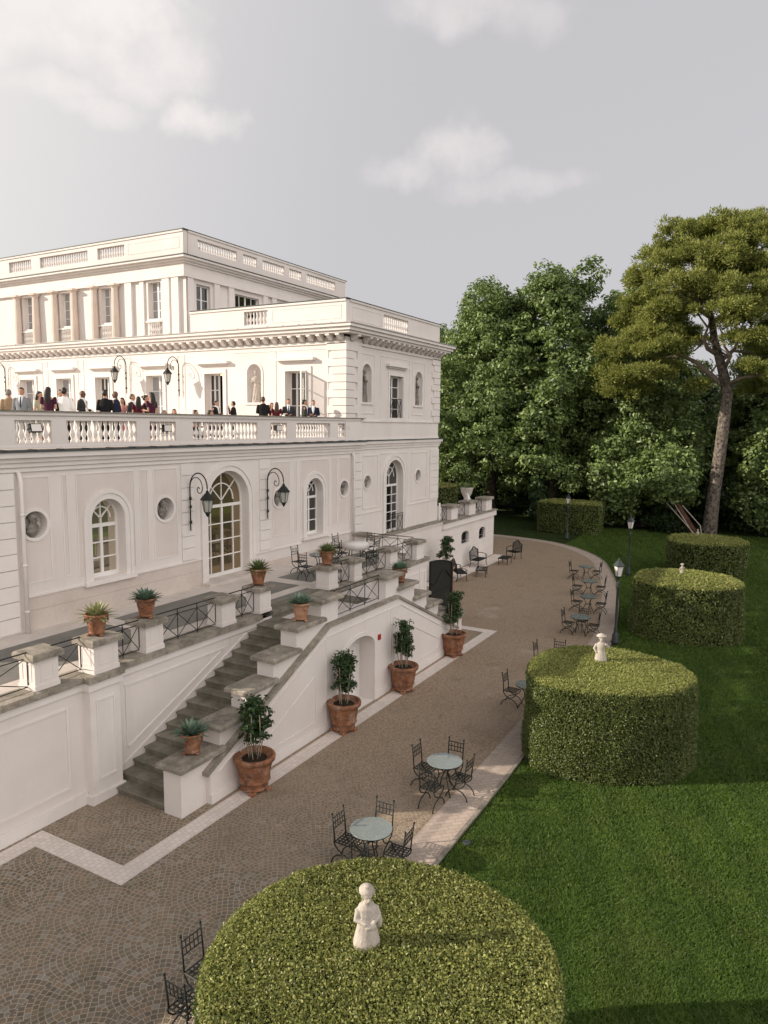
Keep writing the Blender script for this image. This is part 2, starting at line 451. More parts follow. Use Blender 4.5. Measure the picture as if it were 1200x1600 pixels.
leafmat('leaf_box', (0.035, 0.055, 0.012), (0.31, 0.335, 0.10), (0.30, 0.32, 0.06), 0.22, 0.42, 0.35, (0.24, 0.2, 0.07))  # hedge tops: sunlight put into the leaf colour as brighter greens
leafmat('leaf_box_side', (0.016, 0.028, 0.007), (0.155, 0.19, 0.05), (0.13, 0.18, 0.03), 0.22, 0.4, 0.45)  # same leaves made darker, side shade painted into their colour
leafmat('leaf_shrub', (0.014, 0.034, 0.010), (0.045, 0.085, 0.024), (0.06, 0.12, 0.02), 0.2, 0.4, 0.45)
leafmat('leaf_agave', (0.075, 0.125, 0.085), (0.17, 0.24, 0.175), (0.1, 0.2, 0.1), 0.1, 0.5, 0.4)
leafmat('leaf_agave_yellow', (0.10, 0.13, 0.055), (0.32, 0.31, 0.15), (0.2, 0.22, 0.08), 0.12, 0.5, 0.4)
leafmat('leaf_yucca', (0.05, 0.085, 0.03), (0.17, 0.21, 0.075), (0.14, 0.2, 0.05), 0.15, 0.5, 0.4)
leafmat('grass_blade', (0.030, 0.070, 0.010), (0.105, 0.170, 0.026), (0.10, 0.18, 0.02), 0.28, 0.5, 0.3)
nt = MAT['grass_blade'].node_tree; b = nt.nodes['Principled BSDF']; g = nt.nodes.new('ShaderNodeNewGeometry'); sx = nt.nodes.new('ShaderNodeSeparateXYZ'); nt.links.new(g.outputs['Position'], sx.inputs[0])
lk = b.inputs['Base Color'].links[0].from_socket
st = mth(nt, 'ADD', mth(nt, 'MULTIPLY', sx.outputs[0], -math.sin(R_(24))*2*math.pi/1.0), mth(nt, 'MULTIPLY', sx.outputs[1], math.cos(R_(24))*2*math.pi/1.0))
st = ramp(nt, mth(nt, 'ADD', mth(nt, 'MULTIPLY', mth(nt, 'SINE', st), 0.5), 0.5), [(0.35, 0.0), (0.65, 0.32)])
c_ = mixc(nt, st, lk, (0.034, 0.080, 0.012))
pt_ = noise(nt, g.outputs['Position'], 0.9, 6, 0.7); c_ = mixc(nt, ramp(nt, pt_, [(0.5, 0.0), (0.72, 0.55)]), c_, (0.135, 0.16, 0.04))
nt.links.new(c_, b.inputs['Base Color'])
mottled('hedge_core', (0.010, 0.014, 0.005), (0.022, 0.03, 0.010), 8, 0.95, 0.6, 40, 0.1)
mottled('lawn', (0.014, 0.026, 0.006), (0.034, 0.052, 0.012), 1.6, 0.95, 0.7, 45, 0.1)
mottled('earth', (0.020, 0.022, 0.012), (0.05, 0.045, 0.028), 0.7, 0.95, 0.6, 12, 0.1)

def cobbles():
    # porphyry setts laid in overlapping fans, light joints, patchy wear
    m, nt, b = mat('cobbles', (0.4555, 0.4052, 0.3397), 0.85, 0.25)
    g = nt.nodes.new('ShaderNodeNewGeometry'); sp = nt.nodes.new('ShaderNodeSeparateXYZ')
    wob = nt.nodes.new('ShaderNodeTexNoise'); wob.inputs['Scale'].default_value = 3.0; nt.links.new(g.outputs['Position'], wob.inputs['Vector'])
    wm = nt.nodes.new('ShaderNodeVectorMath'); wm.operation = 'MULTIPLY_ADD'; nt.links.new(wob.outputs['Color'], wm.inputs[0])
    wm.inputs[1].default_value = (0.05,)*3; nt.links.new(g.outputs['Position'], wm.inputs[2])
    nt.links.new(wm.outputs[0], sp.inputs[0])
    X, Y = sp.outputs[0], sp.outputs[1]
    Wd, S = 1.4, 0.092
    # coordinates turned so the fans open toward the lawn
    fu = mth(nt, 'DIVIDE', X, Wd); fv = mth(nt, 'DIVIDE', Y, Wd*0.5)
    row = mth(nt, 'FLOOR', fv)
    def fan(k):
        r = mth(nt, 'SUBTRACT', row, float(k))
        off = mth(nt, 'MULTIPLY', mth(nt, 'MODULO', mth(nt, 'ADD', r, 1000.0), 2.0), 0.5)
        cu = mth(nt, 'ADD', mth(nt, 'FLOOR', mth(nt, 'SUBTRACT', fu, off)), mth(nt, 'ADD', off, 0.5))
        dx = mth(nt, 'MULTIPLY', mth(nt, 'SUBTRACT', fu, cu), Wd)
        dy = mth(nt, 'SUBTRACT', Y, mth(nt, 'MULTIPLY', r, Wd*0.5))
        d = mth(nt, 'SQRT', mth(nt, 'ADD', mth(nt, 'MULTIPLY', dx, dx), mth(nt, 'MULTIPLY', dy, dy)))
        a = mth(nt, 'ARCTAN2', dy, dx)
        return d, a, mth(nt, 'ADD', mth(nt, 'MULTIPLY', cu, 7.31), mth(nt, 'MULTIPLY', r, 3.17))
    d0, a0, i0 = fan(0); d1, a1, i1 = fan(1)
    ins = mth(nt, 'LESS_THAN', d1, Wd*0.5*1.0)
    def sel(p, q):
        return mth(nt, 'ADD', mth(nt, 'MULTIPLY', p, ins), mth(nt, 'MULTIPLY', q, mth(nt, 'SUBTRACT', 1.0, ins)))
    d = sel(d1, d0); a = sel(a1, a0); idd = sel(i1, i0)
    ring = mth(nt, 'DIVIDE', d, S); rf = mth(nt, 'FLOOR', ring); rr = mth(nt, 'FRACT', ring)
    nseg = mth(nt, 'MAXIMUM', mth(nt, 'FLOOR', mth(nt, 'MULTIPLY', mth(nt, 'ADD', rf, 0.5), math.pi)), 2.0)
    seg = mth(nt, 'ADD', mth(nt, 'MULTIPLY', mth(nt, 'DIVIDE', a, math.pi), nseg), mth(nt, 'MULTIPLY', rf, 0.37)); sf = mth(nt, 'FLOOR', seg); sr = mth(nt, 'FRACT', seg)
    def edge(x): return mth(nt, 'MINIMUM', x, mth(nt, 'SUBTRACT', 1.0, x))
    e = mth(nt, 'MINIMUM', edge(rr), edge(sr))
    joint = nt.nodes.new('ShaderNodeMapRange'); joint.interpolation_type = 'SMOOTHSTEP'
    nt.links.new(e, joint.inputs[0]); joint.inputs[1].default_value = 0.02; joint.inputs[2].default_value = 0.13
    cv = nt.nodes.new('ShaderNodeCombineXYZ'); nt.links.new(rf, cv.inputs[0]); nt.links.new(sf, cv.inputs[1]); nt.links.new(idd, cv.inputs[2])
    wn = nt.nodes.new('ShaderNodeTexWhiteNoise'); wn.noise_dimensions = '3D'; nt.links.new(cv.outputs[0], wn.inputs[0])
    st = ramp(nt, wn.outputs[0], [(0.0, (0.07289, 0.06673, 0.05822)), (0.3, (0.164, 0.124, 0.09219)), (0.55, (0.1184, 0.112, 0.08249)), (0.75, (0.262, 0.1716, 0.1164)), (0.9, (0.1937, 0.1906, 0.1746)), (1.0, (0.3189, 0.3098, 0.279))])
    big = noise(nt, g.outputs['Position'], 0.45, 6, 0.65)
    fine = noise(nt, g.outputs['Position'], 60, 3, 0.6)
    grit = noise(nt, g.outputs['Position'], 14, 4, 0.7)
    st = mixc(nt, mth(nt, 'MULTIPLY', grit, 0.5), st, (0.2278, 0.1859, 0.1407))
    jc = mixc(nt, grit, (0.6935, 0.5875, 0.4504), (0.2809, 0.242, 0.1759))
    col = mixc(nt, mth(nt, 'MULTIPLY', mth(nt, 'SUBTRACT', 1.0, joint.outputs[0]), 0.85), st, jc)
    # loose fine gravel lies over the far part of the court
    sx = nt.nodes.new('ShaderNodeSeparateXYZ'); nt.links.new(g.outputs['Position'], sx.inputs[0])
    far = nt.nodes.new('ShaderNodeMapRange'); nt.links.new(mth(nt, 'ADD', sx.outputs[0], mth(nt, 'MULTIPLY', big, 6.0)), far.inputs[0])
    far.inputs[1].default_value = 11.0; far.inputs[2].default_value = 19.0; far.inputs[3].default_value = 0.0; far.inputs[4].default_value = 0.92
    gv = ramp(nt, noise(nt, g.outputs['Position'], 17, 4, 0.85), [(0.36, (0.07972, 0.06197, 0.04368)), (0.5, (0.3076, 0.224, 0.1553)), (0.64, (0.615, 0.4767, 0.3518))])
    gw = ramp(nt, noise(nt, g.outputs['Position'], 7, 4, 0.7), [(0.36, (0.1595, 0.1192, 0.08491)), (0.64, (0.4213, 0.3098, 0.2184))])
    gv = mixc(nt, 0.4, gv, gw)
    col = mixc(nt, far.outputs[0], col, gv)
    col = mixc(nt, ramp(nt, big, [(0.35, 0.0), (0.75, 0.55)]), col, (0.3189, 0.2574, 0.1941))
    moss = noise(nt, g.outputs['Position'], 1.1, 6, 0.7)
    col = mixc(nt, ramp(nt, moss, [(0.52, 0.0), (0.75, 0.5)]), col, (0.1253, 0.112, 0.06308))
    wear = noise(nt, g.outputs['Position'], 0.28, 7, 0.75)
    col = mixc(nt, ramp(nt, wear, [(0.60, 0.0), (0.75, 0.5)]), col, (0.5011, 0.4767, 0.4368))
    nt.links.new(col, b.inputs['Base Color'])
    hgt = mth(nt, 'ADD', mth(nt, 'MULTIPLY', joint.outputs[0], mth(nt, 'SUBTRACT', 1.0, far.outputs[0])), mth(nt, 'MULTIPLY', grit, 0.6))
    bump(nt, b, hgt, 0.6, 0.015)
cobbles()
def bricks(name, rot, c1, c2, cm, sx=0.24, sy=0.12):
    m, nt, b = mat(name, c1, 0.85, 0.25)
    g = nt.nodes.new('ShaderNodeNewGeometry')
    mp_ = nt.nodes.new('ShaderNodeMapping'); mp_.inputs['Rotation'].default_value = (0, 0, rot); nt.links.new(g.outputs['Position'], mp_.inputs[0])
    br = nt.nodes.new('ShaderNodeTexBrick'); nt.links.new(mp_.outputs[0], br.inputs['Vector'])
    br.inputs['Color1'].default_value = (*c1, 1); br.inputs['Color2'].default_value = (*c2, 1); br.inputs['Mortar'].default_value = (*cm, 1)
    br.inputs['Scale'].default_value = 1.0; br.inputs['Brick Width'].default_value = sx; br.inputs['Row Height'].default_value = sy; br.inputs['Mortar Size'].default_value = 0.006
    n = noise(nt, g.outputs['Position'], 1.3, 6, 0.7); n2 = noise(nt, g.outputs['Position'], 25, 3, 0.6)
    col = mixc(nt, ramp(nt, n, [(0.4, 0.0), (0.75, 0.5)]), br.outputs['Color'], tuple(x*0.62 for x in c1))
    col = mixc(nt, mth(nt, 'MULTIPLY', n2, 0.35), col, tuple(x*1.15 for x in c2))
    nt.links.new(col, b.inputs['Base Color'])
    bump(nt, b, br.outputs['Fac'], -0.25, 0.008)
bricks('border_paving', R_(45), (0.38, 0.31, 0.26), (0.48, 0.395, 0.335), (0.22, 0.18, 0.145))
bricks('white_paving', 0, (0.64, 0.565, 0.51), (0.74, 0.665, 0.61), (0.48, 0.41, 0.36), 0.12, 0.12)
# ------------------------------------------------------------------ ground
flat = lambda z: (lambda u, d, w: (u, w, z+d))
def ground_sheet(name, poly, z, m, kind='structure', holes=()):
    mb = MB(); mb.sheet(poly, holes, 0, flat(z)); return tag(mb.build(name, MAT[m]), kind=kind)
ground_sheet('ground', [(900*math.cos(2*math.pi*i/48), 900*math.sin(2*math.pi*i/48)) for i in range(48)], -0.06, 'earth')
OUT = [(-8, 5.47), (12.06, 5.47), (19, 5.55), (24, 5.62), (28.5, 5.78), (32.6, 6.44), (37.85, 7.55), (42.25, 8.83), (45.7, 10.1), (48.55, 12.0), (50.6, 14.3), (51.6, 17.0), (52.0, 20.5), (52.1, 30)]
def smooth_line(P, n=6):
    P = [np.array(p, float) for p in P]; o = []
    for i in range(len(P)-1):
        p0 = P[max(i-1, 0)]; p1 = P[i]; p2 = P[i+1]; p3 = P[min(i+2, len(P)-1)]
        for k in range(n):
            t = k/n
            o.append(0.5*((2*p1)+(-p0+p2)*t+(2*p0-5*p1+4*p2-p3)*t*t+(-p0+3*p1-3*p2+p3)*t**3))
    o.append(P[-1]); return [tuple(p) for p in o]
def offset_line(L, d):
    o = []
    for i in range(len(L)):
        a = np.array(L[max(i-1, 0)]); b = np.array(L[min(i+1, len(L)-1)]); t = (b-a)/np.linalg.norm(b-a)
        o.append((L[i][0]-t[1]*d, L[i][1]+t[0]*d))
    return o
OUTS = smooth_line(OUT)
ground_sheet('lawn', [(-30, -60), (70, -60), (70, 36), (52, 36), (52, 22)]+[(51.5, 17), (48, 12), (42, 9), (32, 6.6), (19, 5.7), (-30, 5.7)], -0.03, 'lawn')
ground_sheet('driveway', OUTS+[(44, 30), (44, 16.7), (-8, 16.7)], 0.0, 'cobbles')
INS = offset_line(OUTS, 0.72)
mb = MB(); mb.band(INS, OUTS, 0, 0.003, flat(0.004)); tag(mb.build('paved_border', MAT['border_paving']), kind='structure')
mb = MB(); mb.band(OUTS, offset_line(OUTS, -0.08), -0.05, 0.028, flat(0.0)); tag(mb.build('kerb', MAT['cap_stone']), kind='structure')
ground_sheet('paving_strip', [(2, 12.45), (8.32, 12.45), (8.32, 10.04), (27.3, 10.04), (27.3, 12.9), (26.85, 12.9), (26.85, 10.47), (8.75, 10.47), (8.75, 12.85), (2, 12.85)], 0.004, 'white_paving')
ground_sheet('bench_paving', [(33.2, 15.45), (44, 15.45), (44, 16.5), (33.2, 16.5)], 0.004, 'white_paving')

# ------------------------------------------------------------------ villa
V = thing('villa', 'white stuccoed villa with balustraded roofs and a crowded rooftop terrace over its long wing', 'villa', (26.75, 17, 0))
WP = 17.0; XF = 26.75; TZ = 7.55
w = mW(WP); xf = mX(XF)
def arched_window(parent, mp, u0, u1, z0, zt, cols, rows, ztr, pane='glass_dark', fan=3, fw=0.07, edgecols=None):
    f = MB(); n = 16; r = (u1-u0)/2; c = (u0+u1)/2; zs = zt-r
    f.band(archline(u0+fw, u1-fw, z0, zt-fw, n), archline(u0, u1, z0, zt, n), 0, .07, mp)
    f.box(u0+fw, u1-fw, .0, .07, z0, z0+.12, mp)
    f.box(u0+fw, u1-fw, -.01, .07, ztr-.05, ztr+.05, mp)
    us = edgecols or [u0+(u1-u0)*i/cols for i in range(1, cols)]
    for i, u in enumerate(us):
        t = .045 if abs(u-c) < .02 else .02
        f.box(u-t, u+t, .003, .06, z0+.12, ztr-.05, mp)
    for j in range(1, rows):
        z = z0+.12+(ztr-.17-z0)*j/rows
        f.box(u0+fw, u1-fw, .012, .052, z-.018, z+.018, mp)
    ri = r*0.58
    arc = lambda rr: [(c+rr*math.cos(math.pi*k/12), zs+rr*math.sin(math.pi*k/12)) for k in range(13)]
    if zs > ztr: f.box(c-.02, c+.02, .004, .06, ztr+.05, zs, mp)
    f.band(arc(ri-.02), arc(ri+.02), .015, .055, mp)
    for k in range(1, fan+1):
        a = math.pi*k/(fan+1); ca, sa = math.cos(a), math.sin(a)
        px, pz = -sa*.018, ca*.018
        p0 = (c+.03*ca, max(zs+.03*sa, ztr+.05)); p1 = (c+(r-fw*.5)*ca, zs+(r-fw*.5)*sa)
        f.prism([(p0[0]+px, p0[1]+pz), (p0[0]-px, p0[1]-pz), (p1[0]-px, p1[1]-pz), (p1[0]+px, p1[1]+pz)], .018, .05, mp)
    o = f.build('window', MAT['white_frame'], parent)
    g = MB(); g.sheet(arch(u0+.01, u1-.01, z0, zt-.01), [], .04, mp); g.build('pane', MAT[pane], o)
    return o
def rect_window(parent, mp, u0, u1, z0, z1, cols, rows, pane='glass_dark', name='window', fw=0.065):
    f = MB(); rframe(f, mp, u0, u1, z0, z1, fw, 0, .06)
    for i in range(1, cols):
        u = u0+(u1-u0)*i/cols; t = .05 if (cols % 2 == 0 and i == cols//2) else .02
        f.box(u-t, u+t, .004, .056, z0+fw, z1-fw, mp)
    for j in range(1, rows):
        z = z0+(z1-z0)*j/rows; f.box(u0+fw, u1-fw, .012, .05, z-.018, z+.018, mp)
    o = f.build(name, MAT['white_frame'], parent)
    g = MB(); g.box(u0+.02, u1-.02, .03, .036, z0+.02, z1-.02, mp); g.build('pane', MAT[pane], o)
    return o

# --- ground storey of the wing and main block (plane y = 17)
X0 = 8.5
wa = MB(); holes = []
ARC = [(13.52, 14.68, 3.82, 6.1), (23.82, 24.98, 3.74, 6.08)]
for a in ARC: holes.append(arch(*a))
holes.append(arch(18.14, 20.24, 2.86, 6.64)); holes.append(arch(30.36, 32.06, 2.95, 6.56))
RND = [(11.79, 5.62, .35), (16.27, 5.60, .35), (22.02, 5.46, .33), (26.62, 5.50, .33), (28.59, 5.64, .30), (33.73, 5.65, .30)]
for c_ in RND: holes.append(circ(*c_))
wa.sheet(rect(X0, 36.15, 2.5, 7.3), holes, 0, w)
for h in holes[:4]: wa.reveal(h, 0, .36, w)
for h in holes[4:]: wa.reveal(h, 0, .26, w, back=True)
# far (front) end and right return of the wing
wa.box(X0, X0+.3, WP+.001, 60, 0, 7.3); wa.box(36.15-.001, 36.16, WP, 27, 0, 7.3)
wa.build('wall', MAT['stucco'], V)
tr = MB()
for u0, u1, z0, zt in ARC:
    tr.band(archline(u0-.003, u1+.003, z0, zt, 18), archline(u0-.16, u1+.16, z0, zt+.16, 18), -.035, .02, w)
    tr.band(archline(u0-.163, u1+.163, z0, zt+.163, 18), archline(u0-.27, u1+.27, z0, zt+.27, 18), -.06, .02, w)
    tr.box(u0-.32, u1+.32, -.13, .02, z0-.12, z0-.002, w)
for u0, u1, z0, zt in ((18.14, 20.24, 2.86, 6.64), (30.36, 32.06, 2.95, 6.56)):
    tr.band(archline(u0-.003, u1+.003, z0, zt, 22), archline(u0-.17, u1+.17, z0, zt+.17, 22), -.04, .02, w)
    tr.band(archline(u0-.173, u1+.173, z0, zt+.173, 22), archline(u0-.32, u1+.32, z0, zt+.32, 22), -.07, .02, w)
for cu, cz, r in RND: tr.band(circ(cu, cz, r+.002), circ(cu, cz, r+.085), -.03, .02, w, closed=True)
# raised wall panels, one frame each
for u0, u1, z0, z1 in ((11.36, 12.26, 4.1, 6.87), (12.62, 12.8, 4.1, 6.87), (13.06, 15.08, 4.0, 6.87), (15.27, 15.6, 4.05, 6.87), (15.8, 16.8, 4.05, 6.87),
                       (21.62, 22.7, 4.0, 6.84), (23.0, 23.18, 4.0, 6.84), (23.42, 25.42, 4.0, 6.84), (25.7, 26.06, 4.0, 6.84), (26.2, 27.04, 4.0, 6.84)):
    if u1-u0 > 1.9:
        # the window surround interrupts this panel at its foot
        tr.box(u0, u1, -.016, .01, z1-.035, z1, w); tr.box(u0, u0+.035, -.016, .01, z0, z1-.035, w); tr.box(u1-.035, u1, -.016, .01, z0, z1-.035, w)
    else: rframe(tr, w, u0, u1, z0, z1, .035, -.016, .01)
for u0, u1, z0, z1 in ((28.17, 29.55, 4.42, 6.88), (32.95, 34.75, 4.40, 6.88)): rframe(tr, w, u0, u1, z0, z1, .05, -.022, .01)
tr.box(29.82, 29.87, -.022, .01, 4.3, 6.88, w); tr.box(32.5, 32.55, -.022, .01, 4.3, 6.88, w); tr.box(29.82, 32.55, -.022, .01, 6.885, 6.93, w)
# string courses
tr.box(11.42, 17.82, -.045, .02, 3.74, 3.80, w); tr.box(20.58, 23.4, -.045, .02, 3.5, 3.56, w); tr.box(25.35, 27.34, -.045, .02, 3.5, 3.56, w)
tr.box(28.06, 30.0, -.03, .02, 4.2, 4.26, w); tr.box(32.42, 36.15, -.03, .02, 4.2, 4.26, w)
tr.box(X0, 27.9, -.05, .02, 7.0, 7.06, w)
# rusticated strips (stacked blocks with open joints)
def blocks(mb, mp, u0, u1, z0, z1, h, d, gap=.022):
    n = max(1, round((z1-z0)/h)); hh = (z1-z0)/n
    for i in range(n): mb.box(u0, u1, -d, .02, z0+i*hh+gap/2, z0+(i+1)*hh-gap/2, mp)
blocks(tr, w, X0+.01, 11.24, 2.9, 6.98, .40, .05)
blocks(tr, w, 16.95, 17.52, 3.82, 6.98, .38, .04); blocks(tr, w, 20.86, 21.46, 3.58, 6.98, .38, .04)
blocks(tr, w, 27.36, 28.05, 3.0, 6.98, .38, .06); blocks(tr, w, 35.1, 36.17, 4.28, 6.98, .38, .04)
tr.build('wall_trim', MAT['trim'], V)
for u0, u1, z0, z1 in ((11.40, 12.22, 4.14, 6.83), (12.66, 12.76, 4.14, 6.83), (15.31, 15.56, 4.09, 6.83), (15.84, 16.76, 4.09, 6.83), (21.66, 22.66, 4.04, 6.80), (23.04, 23.14, 4.04, 6.8), (25.74, 26.02, 4.04, 6.8), (26.24, 27.0, 4.04, 6.8)):
    pf = MB(); hs = [circ(cu, cz, r+.004) for cu, cz, r in RND if u0 < cu-.3 and cu+.3 < u1]
    pf.sheet(rect(u0, u1, z0, z1), [h_ for h_ in hs if min(p[0] for p in h_) > u0 and max(p[0] for p in h_) < u1], -.003, w); pf.build('panel_field', MAT['stucco_panel'], V)
for (u0, u1, z0, z1), a_ in (((13.10, 15.04, 4.0, 6.83), ARC[0]), ((23.46, 25.38, 4.0, 6.8), ARC[1])):
    pf = MB(); o_ = archline(a_[0]-.265, a_[1]+.265, z0, a_[3]+.265, 18)
    pf.sheet([(u0, z0)]+o_+[(u1, z0), (u1, z1), (u0, z1)], [], -.003, w); pf.build('panel_field', MAT['stucco_panel'], V)
pl = MB()
pl.box(11.42, 17.80, -.03, .02, 2.55, 3.38, w); pl.box(20.6, 27.34, -.03, .02, 2.55, 3.12, w)
pl.box(11.42, 17.80, -.015, .02, 3.385, 3.735, w)
pl.build('plinth', MAT['plinth_stone'], V)
# first cornice: steps outward up to the terrace edge
co = MB()
for z0, z1, d in ((7.12, 7.24, .06), (7.24, 7.36, .12), (7.36, 7.5, .22)):
    co.box(X0-d, 28.05+d*.3, -d, .02, z0, z1, w)
    co.box(28.06+d*.3, 36.17+d, -d*.7, .02, z0+.02, z1+.02, w)
    co.box(X0-d, X0+.02, WP+.021, 60, z0, z1)
co.build('cornice', MAT['trim'], V)
le = MB(); le.box(X0-.27, 28.15, -.27, .02, 7.5, 7.545, w); le.box(28.16, 36.35, -.2, .02, 7.522, 7.555, w)
for k in range(26): le.box(X0+.8*k, X0+.8*k+.06, -.285, -.02, 7.543, 7.57, w)
le.build('lead_flashing', MAT['lead'], V)
# windows of the ground storey
wg = mW(WP+.30)
arched_window(V, wg, *ARC[0], 2, 3, 5.32, 'glass_mirror'); arched_window(V, wg, *ARC[1], 2, 3, 5.28)
d = arched_window(V, wg, 18.14, 20.24, 2.95, 6.64, 4, 4, 5.42, 'glass_door', 3, .08, [18.62, 19.19, 19.76])
d.name = 'glazed_door'; h = MB(); h.box(19.16, 19.24, -.06, -.01, 3.95, 4.12, wg); h.build('handle', MAT['iron'], d)
arched_window(V, wg, 30.36, 32.06, 3.0, 6.56, 3, 5, 5.3)
st = MB(); st.box(17.75, 20.62, -.42, .36, 2.80, 2.95, w); st.build('door_sill', MAT['travertine'], V)
# downpipes
for px, z0, z1 in ((11.37, 2.86, 7.0), (27.22, 2.86, 7.06)):
    p = MB(); p.tube([(px, WP-.14, z0), (px, WP-.14, z1-.25), (px, WP-.05, z1)], .055, 8)
    for z in (3.4, 4.6, 5.9): p.tube([(px, WP-.14, z), (px, WP-.14, z+.05)], .07, 8)
    p.build('downpipe', MAT['trim'], V, smooth=True)
p = MB(); p.tube([(36.3, WP-.3, .1), (36.3, WP-.3, 2.5), (36.25, WP-.1, 2.9), (36.25, WP-.1, 4)], .06, 8); p.build('downpipe', MAT['trim'], V, smooth=True)

# --- rooftop terrace of the wing
fl = MB(); fl.box(X0+.02, XF, WP+.02, 60, 7.40, TZ); fl.build('terrace_floor', MAT['travertine'], V)
BAL = MB(); BAL.lathe([(.062, 0), (.062, .06), (.035, .085), (.045, .13), (.075, .22), (.062, .29), (.03, .37), (.034, .40), (.03, .43), (.055, .51), (.05, .555), (.062, .565), (.062, .60)], seg=9)
BALM = BAL.mesh('baluster', MAT['trim'], True)
def parapet(name, mp, u0, u1, z0, z1, zo0, zo1, segs, thick=.28, single=True, stuffmb=None, cap=.05, pitch=.187):
    b = MB()
    b.box(u0, u1, -.02, thick+.02, z0, z0+.06, mp)
    b.box(u0, u1, .0, thick, z0+.06, zo0, mp); b.box(u0, u1, 0, thick, zo1, z1-.09, mp)
    b.box(u0-.0, u1, -cap, thick+cap, z1-.09, z1, mp)
    cur = u0
    for a, c in list(segs)+[(u1, None)]:
        b.box(cur, a, .0, thick, zo0, zo1, mp)
        if a-cur > 1.3 and c is not None: rframe(b, mp, cur+.25, a-.25, zo0+.02, zo1-.02, .03, -.012, .0)
        cur = c
    o = b.build(name, MAT['stucco'], V)
    for a, c in segs:
        n = max(2, round((c-a)/pitch)); s = (zo1-zo0)/.6
        for i in range(n):
            u = a+(c-a)*(i+.5)/n; p = mp(u, thick/2, zo0)
            if stuffmb is None:
                bo = link('baluster', BALM, o, Vector(p)-org(o)); bo.scale = (1, 1, s)
            else: stuffmb.lathe([(r*.95, z*s) for r, z in BAL_PROF], p, 7)
    return o
BAL_PROF = [(.062, 0), (.062, .06), (.035, .085), (.075, .22), (.03, .37), (.055, .51), (.05, .555), (.062, .565), (.062, .60)]
parapet('terrace_balustrade', mW(WP+.0), X0, 27.9, 7.575, 8.52, 7.71, 8.30, [(9.0, 10.9), (11.37, 12.41), (12.86, 15.25), (15.74, 16.81), (17.55, 20.8), (21.57, 22.57), (23.16, 25.55), (26.16, 27.23)])
cp = MB(); cp.box(X0-.1, 28.3, -.10, .38, 8.521, 8.55, w); cp.build('balustrade_cap', MAT['cap_stone'], V)
# --- upper storey of the main block
ub = MB()
DOORS = [(37.94, 39.24), (34.78, 36.02), (31.70, 32.84), (27.86, 29.0), (23.9, 25.06), (19.0, 20.22)]
hl = [rect(a, b_, TZ, 10.6) for a, b_ in DOORS]; nich = arch(21.60, 22.43, 9.22, 10.98)
ub.sheet(rect(WP+.03, 60, TZ-.2, 12.0), hl+[nich], 0, xf)
for h in hl: ub.reveal(h, 0, .4, xf)
def niche(mb, mp, u0, u1, z0, zt, depth=.42):
    # half-round recess with a quarter-sphere head
    c = (u0+u1)/2; r = (u1-u0)/2; zs = zt-r; n = 10
    ring = lambda z, s: [mp(c-r*s*math.cos(math.pi*k/n), depth*s*math.sin(math.pi*k/n), z) for k in range(n+1)]
    vs = ring(z0, 1)+ring(zs, 1); m = n+1
    for j in range(1, 6): vs += ring(zs+r*math.sin(math.pi/2*j/5), max(math.cos(math.pi/2*j/5), .01))
    fs = []
    for j in range(6): fs += [(j*m+k, j*m+k+1, (j+1)*m+k+1, (j+1)*m+k) for k in range(n)]
    fs.append(tuple(range(m))); mb.add(vs, fs)
niche(ub, xf, 21.60, 22.43, 9.22, 10.98)
wu = mW(WP+.03); NR = [(28.12, 28.92, 9.26, 10.96), (33.3, 34.1, 9.26, 10.95)]; wh = rect(30.66, 31.98, 8.5, 10.58)
ub.sheet(rect(XF, 36.15, 7.3, 12.0), [arch(*q) for q in NR]+[wh], 0, wu)
for q in NR: niche(ub, wu, *q)
ub.reveal(wh, 0, .3, wu)
ub.box(36.14, 36.15, WP+.04, 27, 7.3, 12.0)
ub.build('wall', MAT['stucco'], V)
ut = MB()
for a, b_ in DOORS:
    rframe(ut, xf, a-.2, b_+.2, TZ, 10.8, .2, -.05, .01)
    ut.box(a-.32, b_+.32, -.10, .01, 10.98, 11.05, xf); ut.box(a-.42, b_+.42, -.24, .01, 11.05, 11.17, xf)
for u0, u1, z0, zt, mp in [(21.60, 22.43, 9.22, 10.98, xf)]+[(*q, wu) for q in NR]:
    ut.band(archline(u0-.002, u1+.002, z0, zt), archline(u0-.1, u1+.1, z0, zt+.1), -.03, .01, mp); ut.box(u0-.14, u1+.14, -.06, .01, z0-.1, z0-.002, mp)
rframe(ut, wu, 30.5, 32.14, 8.44, 10.74, .15, -.04, .01); ut.box(30.3, 32.3, -.2, .01, 11.0, 11.12, wu); ut.box(30.4, 32.2, -.1, .01, 10.93, 10.995, wu)
for u0, u1 in ((28.02, 29.1), (33.1, 34.3)): rframe(ut, wu, u0-.12, u1+.12, 8.75, 11.42, .04, -.02, .005)
rframe(ut, wu, 29.74, 32.7, 8.46, 11.45, .04, -.02, .005)
for u0, u1 in ((20.75, 23.3), (17.9, 20.62)): ut.box(u0, u1, -.02, .005, 11.5, 11.54, xf); ut.box(u0, u0+.04, -.02, .005, TZ, 11.5, xf)
for y in (26.6, 30.36, 34.0, 37.0, 40.4): rframe(ut, xf, y-.25, y+.25, TZ, 11.55, .04, -.02, .005)
